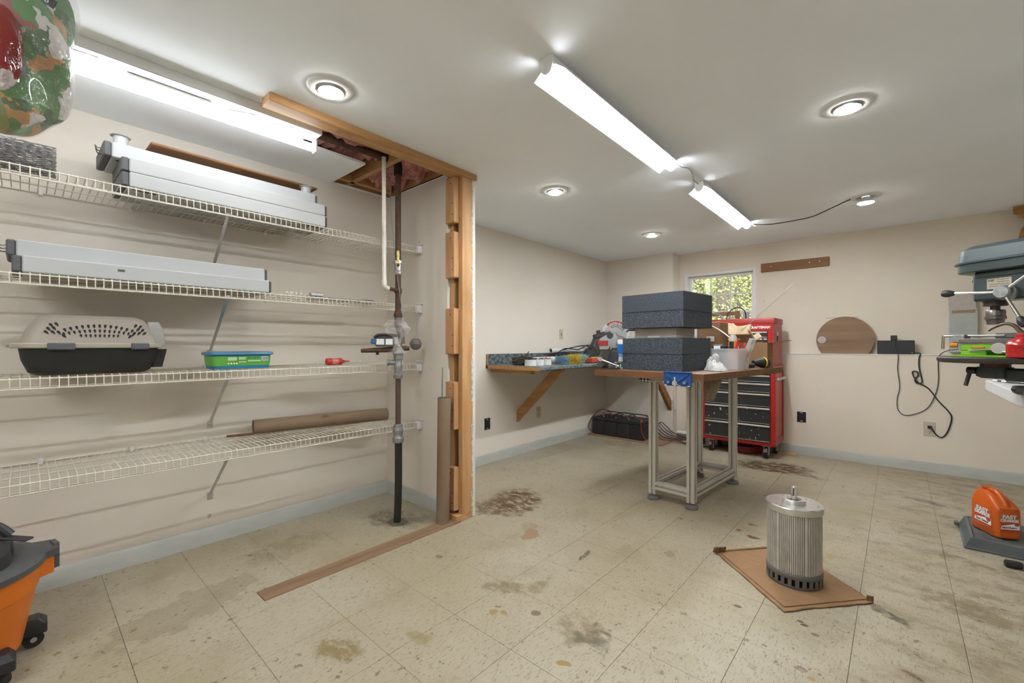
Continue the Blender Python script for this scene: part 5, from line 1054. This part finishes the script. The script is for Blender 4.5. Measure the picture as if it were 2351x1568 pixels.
# ---------------------------------------------------------------- back wall things
t = thing('wall_rail', 'short brown wooden board screwed to the wall beside the window', 'board', (-.796, YU, 1.87))
part('board', MB().box(-1.093, -.50, YU-.018, YU, 1.872, 1.964, .002), wood('rail_brown', (.26, .115, .03), (.19, .08, .022), 'x'), t)
for x in (-1.0, -.66, -.575): part('screw', MB().cyl((x, YU-.020, 1.925), (x, YU-.018, 1.925), .005, n=10), M_steel, t)
t = thing('round_board', 'round brown wooden board with a finger hole leaning on the ledge', 'board', (-.376, 5.23, 1.012))
RC, RR = (-.378, 1.145), .222; a0 = math.asin((1.0125-RC[1])/RR)
pts = [(RC[0]+RR*cos(a0+(pi-2*a0)*k/47), RC[1]+RR*sin(a0+(pi-2*a0)*k/47)) for k in range(48)]
lean = Matrix.Translation((0, 5.215, 1.0125)) @ Matrix.Rotation(-.08, 4, 'X') @ Matrix.Translation((0, 0, -1.0125)) @ FR((0, 0, 0), (1, 0, 0), (0, 0, 1))
part('disc', MB().prism(pts, -.012, .012, lean), wood('board_brown', (.27, .165, .09), (.17, .095, .045), 'x', s=4), t); part('finger_hole', MB().cyl(lean @ Vector((-.555, 1.145, .0118)), lean @ Vector((-.555, 1.145, .0128)), .034, n=24), pm('hole_pale', (.42, .40, .36), .7), t)
solo('thin_strip', MB().box(-.53, -.28, YU-.006, YU, 1.358, 1.362), M_galv, 'thin grey strip fixed to the wall above the round board', 'strip')
t = thing('network_box', 'flat black electronics box standing on the ledge beside the round board', 'device', (-.02, 5.21, 1.012))
part('case', MB().box(-.137, .115, 5.175, 5.215, 1.012, 1.135, .004), pm('device_black', (.022, .024, .026), .5, scale=5), t); part('plug_block', MB().box(-.045, .0, 5.18, 5.21, 1.135, 1.18, .003), M_blackp, t); part('mark', MB().box(.095, .10, 5.1742, 5.175, 1.022, 1.027), M_label, t)
cable([(-.02, 5.172, 1.14), (-.015, 5.168, 1.06), (.006, 5.16, 1.0), (.002, 5.163, .88), (.016, 5.163, .72), (.0, 5.163, .62), (.005, 5.163, .52), (.05, 5.163, .475), (.13, 5.163, .50), (.20, 5.163, .56), (.245, 5.163, .68), (.262, 5.163, .80), (.262, 5.16, .98), (.30, 5.12, 1.04), (.36, 4.9, 1.06)], .0032, 'thin grey cable hanging in a wide loop from the black box', pm('cable_grey', (.06, .06, .055), .5))
cable([(.115, 5.19, 1.022), (.15, 5.165, 1.02), (.142, 5.162, .98), (.142, 5.162, .90), (.155, 5.162, .82), (.16, 5.16, .77), (.13, 5.158, .76), (.115, 5.158, .79), (.135, 5.16, .83), (.13, 5.16, .86), (.10, 5.16, .86), (.11, 5.158, .81), (.14, 5.156, .765), (.20, 5.162, .72), (.26, 5.162, .62), (.325, 5.162, .53), (.34, 5.162, .47), (.315, 5.162, .36), (.28, 5.162, .31), (.245, 5.158, .335), (.215, 5.14, .388)], .0052, 'thick black power cable knotted below the ledge and plugged in')
solo('power_plug', MB().box(.194, .222, 5.138, 5.1645, .378, .402, .004), M_rubber, 'black plug in the almond outlet plate', 'plug')
t = thing('wall_panel', 'pale grey metal box on the wall behind the drill press', 'panel', (.41, YU, 1.02))
part('box', MB().box(.332, .497, YU-.05, YU, 1.03, 1.405, .003), pm('panel_grey', (.40, .42, .39), .5), t); part('door_seam', MB().box(.33, .495, YU-.0506, YU-.05, 1.21, 1.213), M_galv, t)
mb = MB(); mb.box(.325, .485, YU-.056, YU-.053, 1.385, 1.53, 0, Matrix.Translation((.4, 0, 1.45)) @ Matrix.Rotation(-.03, 4, 'Y') @ Matrix.Translation((-.4, 0, -1.45)))
pp = solo('paper_note', mb, pm('note_paper', (.48, .44, .40), .8, scale=30, col2=(.40, .365, .33)), 'wrinkled paper sheet taped above the grey metal box', 'paper')
solo('paper_note', MB().box(.345, .48, YU-.0525, YU-.0505, 1.36, 1.45), M_kraft, 'tan paper sheet tucked under the wrinkled sheet', 'paper')
# ---------------------------------------------------------------- side bench and drill press
t = thing('side_bench', 'white laminate workbench along the side under the drill press', 'bench', (.75, 2.4, 0)); BX, BZ = .363, .90
part('worktop', MB().box(BX, 1.15, 1.3, 3.526, BZ-.055, BZ, .004), pm('bench_white', (.60, .61, .61), .45, var=.05, scale=9), t)
for x in (.66, 1.10):
    for y in (1.36, 3.22): part('leg', MB().box(x, x+.045, y, y+.045, 0, BZ-.055, .002), M_white, t)
DX, DY = .443, 2.408; DA = atan2(.56, -.83)
t = thing('drill_press', 'grey-green drill press with round table and three-armed feed handle', 'drill press', (DX, DY, BZ+.001), DA)
M_dp = pm('drill_green', (.042, .064, .066), .36, .1, var=.10, scale=8, coat=.15); M_dkt = pm('cast_table', (.06, .05, .042), .5, .5, scale=20); z0 = BZ+.001
def dz(z): return z-z0
part('base', MB().lathe([(.10, 0), (.10, .02), (.06, .035), (.05, .06)], 28), M_dp, t, local=True); part('column', MB().cyl((0, 0, .05), (0, 0, dz(1.42)), .028, n=24), M_steel, t, local=True)
part('belt_cover', loft([(rrect(.265, .088, .07, 8), dz(1.375), .01, 0), (rrect(.275, .094, .075, 8), dz(1.378), .01, 0), (rrect(.275, .094, .075, 8), dz(1.408), .01, 0), (rrect(.285, .102, .08, 8), dz(1.410), .01, 0), (rrect(.285, .102, .08, 8), dz(1.416), .01, 0), (rrect(.275, .094, .075, 8), dz(1.419), .01, 0), (rrect(.27, .09, .075, 8), dz(1.463), .01, 0), (rrect(.25, .075, .065, 8), dz(1.478), .01, 0)]), M_dp, t, local=True)
hd = part('head', MB().box(-.18, .232, -.055, .055, dz(1.262), dz(1.375), .008).box(-.18, .225, -.06, .06, dz(1.35), dz(1.375), .006), M_dp, t, local=True)
part('screw', MB().cyl((.232, .03, dz(1.345)), (.240, .03, dz(1.345)), .007, n=8), M_blackp, hd, local=True)
npl = part('name_plate', MB().box(.115, .185, .0555, .0565, dz(1.305), dz(1.345), .0005), pm('plate_cream', (.52, .46, .33), .5, scale=140, col2=(.40, .35, .25)), hd, local=True)
DM = RZ((DX, DY, z0), DA); text('plate_print', 'MP', .014, DM @ FR((.172, .0568, dz(1.336)), (-1, 0, 0), (0, 0, 1)), M_ink, npl, .0002)
for k in range(4): part('plate_line', MB().box(.122, .155 if k < 2 else .178, .0565, .0568, dz(1.338-.008*k), dz(1.3395-.008*k)), M_ink, npl, local=True)
part('quill', MB().cyl((.19, 0, dz(1.262)), (.19, 0, dz(1.243)), .034, n=24).cyl((.19, 0, dz(1.25)), (.19, 0, dz(1.228)), .014, n=18), M_dkt, t, local=True)
part('chuck', MB().lathe([(.012, dz(1.23)), (.026, dz(1.228)), (.028, dz(1.224)), (.028, dz(1.205)), (.030, dz(1.203)), (.030, dz(1.192)), (.026, dz(1.19)), (.022, dz(1.172)), (.010, dz(1.17))], 26, (.19, 0, 0)), pm('chuck_steel', (.20, .19, .18), .3, .9), t, local=True)
hb = part('feed_hub', MB().lathe([(.030, .055), (.030, .070), (.025, .073), (.025, .092), (.021, .097)], 26, (.125, 0, dz(1.288)), axis=(0, 1, 0)), M_galv, t, local=True)
for ang, L in ((4, .142), (143, .15), (242, .115)):
    a = R(ang); d = Vector((cos(a), .12, sin(a))).normalized(); c0 = Vector((.125, .085, dz(1.288)))
    ar = part('feed_arm', MB().cyl(c0+d*.02, c0+d*L, .0052, n=12), M_chrome, t, local=True); part('knob', MB().lathe([(.007, L-.006), (.010, L-.002), (.014, L+.012), (.0145, L+.022), (.011, L+.032), (.004, L+.035)], 16, c0, axis=d), M_blackp, ar, local=True)
part('table', MB().lathe([(.155, dz(1.022)), (.162, dz(1.026)), (.164, dz(1.032)), (.164, dz(1.040)), (.160, dz(1.044)), (.0, dz(1.0445))], 48, (.19, 0, 0)), M_dkt, t, local=True)
part('table_pivot', MB().cyl((.19, 0, dz(1.005)), (.19, 0, dz(1.024)), .042, n=24), M_rust, t, local=True)
part('table_arm', loft([(rrect(.032, .03, .012), dz(.962), .19, 0), (rrect(.045, .038, .015), dz(.97), .19, 0), (rrect(.042, .036, .015), dz(1.006), .19, 0)]).box(-.03, .16, -.022, .022, dz(.955), dz(1.003), .008), pm('arm_green', (.035, .045, .04), .6), t, local=True)
part('clamp_lever', MB().cyl((.235, .02, dz(.99)), (.262, .02, dz(.99)), .014, n=14).cyl((.255, .02, dz(.99)), (.262, .035, dz(.928)), .007, n=10), M_blackp, t, local=True)
# sharpening vise and oil can on the round table
TT = 1.0455; t = thing('sharpening_jig', 'lime green grinder jig with grey slide on the drill press table', 'jig', tuple(DM @ Vector((.225, .0, TT-z0))), DA+R(8)); M_lime = pm('lime_paint', (.22, .55, .02), .4); tl = lambda *a: a
part('base', MB().prism([(-.10, -.045), (.075, -.05), (.085, .03), (-.08, .05)], 0, .006).box(-.08, .05, -.035, -.029, .006, .05, .002).box(-.02, .055, .028, .034, .006, .022, .002), M_lime, t, local=True)
part('bracket', MB().box(-.085, .06, -.02, .025, .022, .05, .004), M_lime, t, local=True); part('channel', MB().box(-.09, .065, -.025, .03, .052, .072, .003).box(-.09, -.03, -.02, .0, .072, .092, .004), pm('jig_grey', (.17, .16, .15), .45, .4), t, local=True)
part('screw', MB().cyl((-.06, .0, .083), (.125, .0, .083), .005, n=10), M_steel, t, local=True); part('crank', MB().cyl((.122, .0, .086), (.124, .0, .03), .0055, n=10), M_chrome, t, local=True)
part('slide', MB().box(.045, .085, -.02, .025, .055, .088, .003), M_galv, t, local=True); part('knob', MB().lathe([(.009, 0), (.010, .012), (.009, .022)], 14, (.066, .028, .045), axis=(1, .2, 0)), M_orp, t, local=True)
part('dial', MB().cyl((-.06, .045, .034), (-.06, .052, .034), .021, n=24), M_alu, t, local=True); part('lever', MB().bar((-.05, .045, .03), (.03, .04, .024), .008, .006, .001).cyl((-.07, .05, .020), (-.10, .05, .016), .004, n=8), M_steel, t, local=True); part('lever_tip', MB().box(-.02, .02, .04, .05, .033, .04, .002), M_orp, t, local=True)
oc = DM @ Vector((.075, .065, TT-z0)); t = thing('oil_can', 'red pump oil can with curved spout on the drill press table', 'oil can', tuple(oc), DA); M_oc = pm('can_red', (.42, .008, .01), .28, coat=.4)
part('body', MB().lathe([(.044, 0), (.047, .003), (.047, .045), (.048, .047), (.047, .050), (.040, .062), (.026, .072), (.024, .074), (.024, .084), (.020, .088)], 32), M_oc, t, local=True)
part('spout', MB().tube(cr([(.0, 0, .085), (.012, 0, .095), (.03, 0, .118), (.055, 0, .125), (.085, 0, .112), (.10, 0, .10)]), [.009-.0002*k for k in range(31)], 10), pm('spout_bronze', (.16, .12, .08), .4, .6), t, local=True)
part('thumb_lever', MB().bar((-.002, 0, .10), (-.045, 0, .108), .012, .004, .001).cyl((-.012, 0, .086), (-.012, 0, .102), .006, n=10), M_oc, t, local=True)
# things on the side bench
t = thing('drill_bits', 'loose row of drill bits and chuck key on the white bench', 'drill bits', (.435, 3.25, BZ+.001))
for k in range(4): part('bit', MB().cyl((-.06+.012*k, .12-.03*k, .006), (.06, .02-.035*k, .006), .004, n=8), M_blackp if k % 2 else M_steel, t, local=True)
part('holder', MB().box(.03, .12, -.12, -.02, 0, .028, .003), M_galv, t, local=True)
t = thing('soldering_gun', 'dark grey rubber-coated tool handle lying on the white bench edge', 'tool', (.368, 2.55, BZ+.001)); part('grip', MB().box(-.03, .09, -.03, .06, .0, .032, .010, None, 2), M_grayp, t, local=True); part('slot', MB().box(-.0315, -.0295, -.018, .048, .012, .018), M_dark, t, local=True)
# splintered wood at the ceiling
BL = lambda s: None
t = thing('broken_lumber', 'splintered pine framing end sticking out under the ceiling by the wall', 'lumber', (.95, 5.18, 1.88))
M_spl = wood('split_pine', (.45, .22, .05), (.16, .07, .015), 'x')
part('plank', MB().prism([(.68, 5.16), (.74, 5.14), (1.4, 5.12), (1.4, 5.23), (.74, 5.22), (.695, 5.20)], 2.125, 2.179), M_spl, t); part('splinter', MB().prism([(.705, 5.16), (1.4, 5.12), (1.4, 5.21), (.74, 5.20)], 2.09, 2.125), M_spl, t)
part('hanger', MB().prism([(.705, 1.90), (.725, 2.0), (.78, 2.09), (1.0, 2.09), (1.0, 1.88), (.71, 1.885)], 5.14, 5.19, FR((0, 0, 0), (1, 0, 0), (0, 0, 1)) @ Matrix.Scale(-1, 4, (0, 0, 1))), M_spl, t)
# ---------------------------------------------------------------- motor on cardboard
A, B_, C_, D_ = Vector((-.717, 2.42, 0)), Vector((-.076, 2.385, 0)), Vector((-.346, 2.065, 0)), Vector((-.447, 2.74, 0))
def sheet(z0, z1, grow, seed, jag):
    rr_ = random.Random(seed); pts = []; cen = (A+B_+C_+D_)/4
    for p, q in ((C_, B_), (B_, D_), (D_, A), (A, C_)):
        for k in range(10):
            v = p.lerp(q, k/10); v = cen+(v-cen)*(grow+rr_.uniform(-jag, jag)); pts.append((v.x, v.y))
    return MB().prism(pts, z0, z1)
t = thing('cardboard_sheet', 'torn double sheet of brown cardboard under the finned motor', 'cardboard', (-.40, 2.40, 0))
part('lower_sheet', sheet(.001, .006, 1.0, 2, .018), M_card, t); part('upper_sheet', sheet(.0065, .0105, .93, 3, .003), M_card, t); part('torn_edge', sheet(.0015, .0058, 1.012, 6, .02), M_carde, t)
part('corner_tab', MB().box(-.035, .03, -.004, .004, 0, .035, .002, Matrix.Translation(A+Vector((.02, .0, .008))) @ Matrix.Rotation(.8, 4, 'Z') @ Matrix.Rotation(.4, 4, 'X')), M_carde, t); part('corner_tab', MB().box(-.012, .012, -.003, .003, 0, .022, .001, Matrix.Translation(B_+Vector((-.01, 0, .006))) @ Matrix.Rotation(.3, 4, 'Z')), M_carde, t)
dAD = (D_-A); part('raised_lip', MB().bar(A+dAD*.08+Vector((.01, -.01, .012)), A+dAD*.75+Vector((.01, -.01, .014)), .012, .008, .002), M_card, t)
MX, MY, MZ = -.358, 2.372, .0112
t = thing('electric_motor', 'finned aluminium electric motor standing shaft-up on cardboard', 'motor', (MX, MY, MZ)); r0 = .1085
M_mot = pm('motor_alu', (.60, .585, .545), .42, .55, scale=18, var=.1); M_mtop = pm('motor_plate', (.68, .68, .67), .25, .9, scale=40, var=.06)
prof = []; nf = 84
for k in range(nf):
    a = 2*pi*k/nf; w = 2*pi/nf; wide = (k % 14 == 0)
    for fr, rr_ in (((0, r0), (.92, r0)) if wide else ((0, r0), (.58, r0), (.62, r0-.008), (.96, r0-.008))): prof.append((rr_*cos(a+w*fr), rr_*sin(a+w*fr)))
part('finned_body', MB().prism(prof, .062, .322), M_mot, t, local=True, smooth=0)
part('top_flange', MB().lathe([(.110, .322), (.1145, .324), (.1145, .350), (.1115, .353), (.0, .3535)], 64), M_mtop, t, local=True)
ps = part('pilot_ring', MB().lathe([(.046, .353), (.047, .354), (.047, .367), (.045, .369), (.028, .369), (.026, .360), (.0, .360)], 44), M_mtop, t, local=True)
part('bore', MB().lathe([(.024, .3605), (.0, .3607)], 30, cap=False), M_dark, t, local=True)
part('shaft', MB().lathe([(.0125, .355), (.0125, .424), (.011, .427)], 24), M_chrome, t, local=True); part('keyway', MB().box(-.002, .002, -.0127, -.0115, .385, .42), M_dark, t, local=True)
for k in range(12):
    a = 2*pi*(k//2)/6+(.12 if k % 2 else -.12); part('bolt', MB().cyl((.094*cos(a), .094*sin(a), .353), (.094*cos(a), .094*sin(a), .3545), .004, n=10), M_chrome, t, local=True)
M_cage = pm('cage_grey', (.16, .16, .155), .5, .3); part('base_ring', MB().lathe([(.111, .040), (.112, .042), (.112, .060), (.110, .063), (.09, .063)], 48, cap=False).lathe([(.102, 0), (.108, .0), (.111, .006), (.111, .010), (.102, .010)], 48, cap=False), M_cage, t, local=True)
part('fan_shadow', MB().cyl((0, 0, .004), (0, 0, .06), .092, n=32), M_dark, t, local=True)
for k in range(24): a = 2*pi*k/24; part('cage_bar', MB().cbox((.1065, 0, .025), (.008, .015, .034), .001, Matrix.Rotation(a, 4, 'Z')), M_cage, t, local=True)
# ---------------------------------------------------------------- hand-cleaner jug on grey lid
t = thing('bin_lid', 'grey plastic lid lying upside down on the floor under the orange jug', 'lid', (.60, 3.55, 0))
M_lid = pm('lid_greygreen', (.10, .115, .115), .55, scale=10, col2=(.075, .085, .085))
lp = [(.27, 3.36), (.98, 3.36), (.98, 3.80), (.28, 3.80)]
def sc4(p, e): return [(.625+(x-.625)*e, 3.58+(y-3.58)*e) for x, y in p]
mb = MB()
secs = [(sc4(lp, 1.0), .001), (sc4(lp, 1.01), .008), (sc4(lp, .985), .012), (sc4(lp, .93), .058), (sc4(lp, .90), .062), (sc4(lp, .88), .056)]
mb = loft([(p, z, 0, 0) for p, z in secs]); part('shell', mb, M_lid, t); part('handle_lug', MB().box(.255, .275, 3.70, 3.74, .015, .035, .004), M_lid, t)
for k in range(3): part('rib', MB().box(.35+.17*k, .42+.17*k, 3.42, 3.74, .056, .059, .001), M_lid, t)
JX, JY, JA = .402, 3.55, R(27)
t = thing('cleaner_jug', 'orange hand cleaner jug with printed labels standing on the grey lid', 'jug', (JX, JY, .0625), JA); M_jug = pm('jug_orange', (.56, .10, .008), .38, var=.15, scale=7, bump=.1, bscale=30)
part('body', loft([(rrect(.048, .089, .02), 0, 0, 0), (rrect(.053, .096, .022), .008, 0, 0), (rrect(.054, .097, .022), .145, 0, 0), (rrect(.052, .095, .022), .160, 0, 0), (rrect(.046, .078, .02), .185, 0, .014), (rrect(.036, .055, .018), .208, 0, .03), (rrect(.025, .03, .015), .222, 0, .045)]), M_jug, t, local=True)
part('neck', MB().lathe([(.021, .216), (.021, .230), (.025, .231), (.025, .237), (.02, .238), (.018, .234), (.0, .232)], 24, (0, .05, 0), cap=False), M_jug, t, local=True)
part('handle', MB().tube(cr([(0, .04, .218), (0, .0, .226), (0, -.035, .212), (0, -.065, .178), (0, -.078, .155)]), .015, 12), M_jug, t, local=True)
JM = RZ((JX, JY, .0625), JA); M_lor = pm('label_orange', (.50, .10, .02), .4); M_pg = pm('patch_grey', (.30, .28, .27), .5, scale=20, col2=(.42, .14, .06)); M_seal = pm('seal_red', (.42, .06, .04), .4)
def jug_label(F, w):
    # F maps label coords (x right, y up, z out of the face) to the world
    lb = part('label', MB().box(-w, w, .035, .13, -.0008, .0004, 0, F), M_lor, t)
    part('silver_patch', MB().box(-w+.002, w*.55, .092, .128, .0004, .0008, 0, F), M_pg, lb)
    part('white_band', MB().prism([(-w+.003, .052), (w-.003, .052), (w-.003, .09), (-w+.006, .07)], .0004, .0009, F), M_label, lb)
    part('red_band', MB().prism([(-w+.003, .072), (-w+.006, .0745), (w-.003, .093), (w-.003, .098), (-w+.003, .080)], .0004, .001, F), M_redp, lb)
    part('red_band', MB().box(-w+.003, w-.003, .045, .0525, .0004, .001, 0, F), M_redp, lb)
    part('seal', MB().cyl(F @ Vector((w*.66, .084, .0004)), F @ Vector((w*.66, .084, .0014)), w*.26, n=20), M_seal, lb)
    text('brand_print', 'FAST', .030*w/.048, F @ FR((-.003, .118, .0012), (1, 0, 0), (0, 1, 0)), M_label, lb, .0004, .001); text('brand_print', 'ORANGE', .0205*w/.048, F @ FR((-.003, .099, .0012), (1, 0, 0), (0, 1, 0)), M_label, lb, .0004, .001); text('type_print', 'Hand Cleaner', .0125*w/.048, F @ FR((-.004, .063, .0012), (1, 0, 0), (0, 1, 0)), M_ink, lb, .0003, .0004)
jug_label(JM @ FR((0, -.0972, 0), (1, 0, 0), (0, 0, 1)), .043); jug_label(JM @ FR((-.0542, 0, 0), (0, -1, 0), (0, 0, 1)), .060)
t = thing('rubber_handle', 'tool lying on the floor by the lid with ribbed black rubber grip', 'tool', (.45, 3.22, 0), R(8))
part('grip', MB().lathe([(.012, 0), (.017, .004), (.018, .02), (.017, .055), (.015, .06)], 18, (-.055, 0, .0185), axis=(1, 0, 0)), M_rubber, t, local=True); part('shaft', MB().cyl((.0, 0, .0175), (.5, 0, .0175), .0155, n=18), M_galv, t, local=True)
for k in range(4): part('grip_rib', MB().lathe([(.0175, -.001), (.0185, 0), (.0175, .001)], 18, (-.045+.008*k, 0, .0185), axis=(1, 0, 0), cap=False), M_blackp, t, local=True)
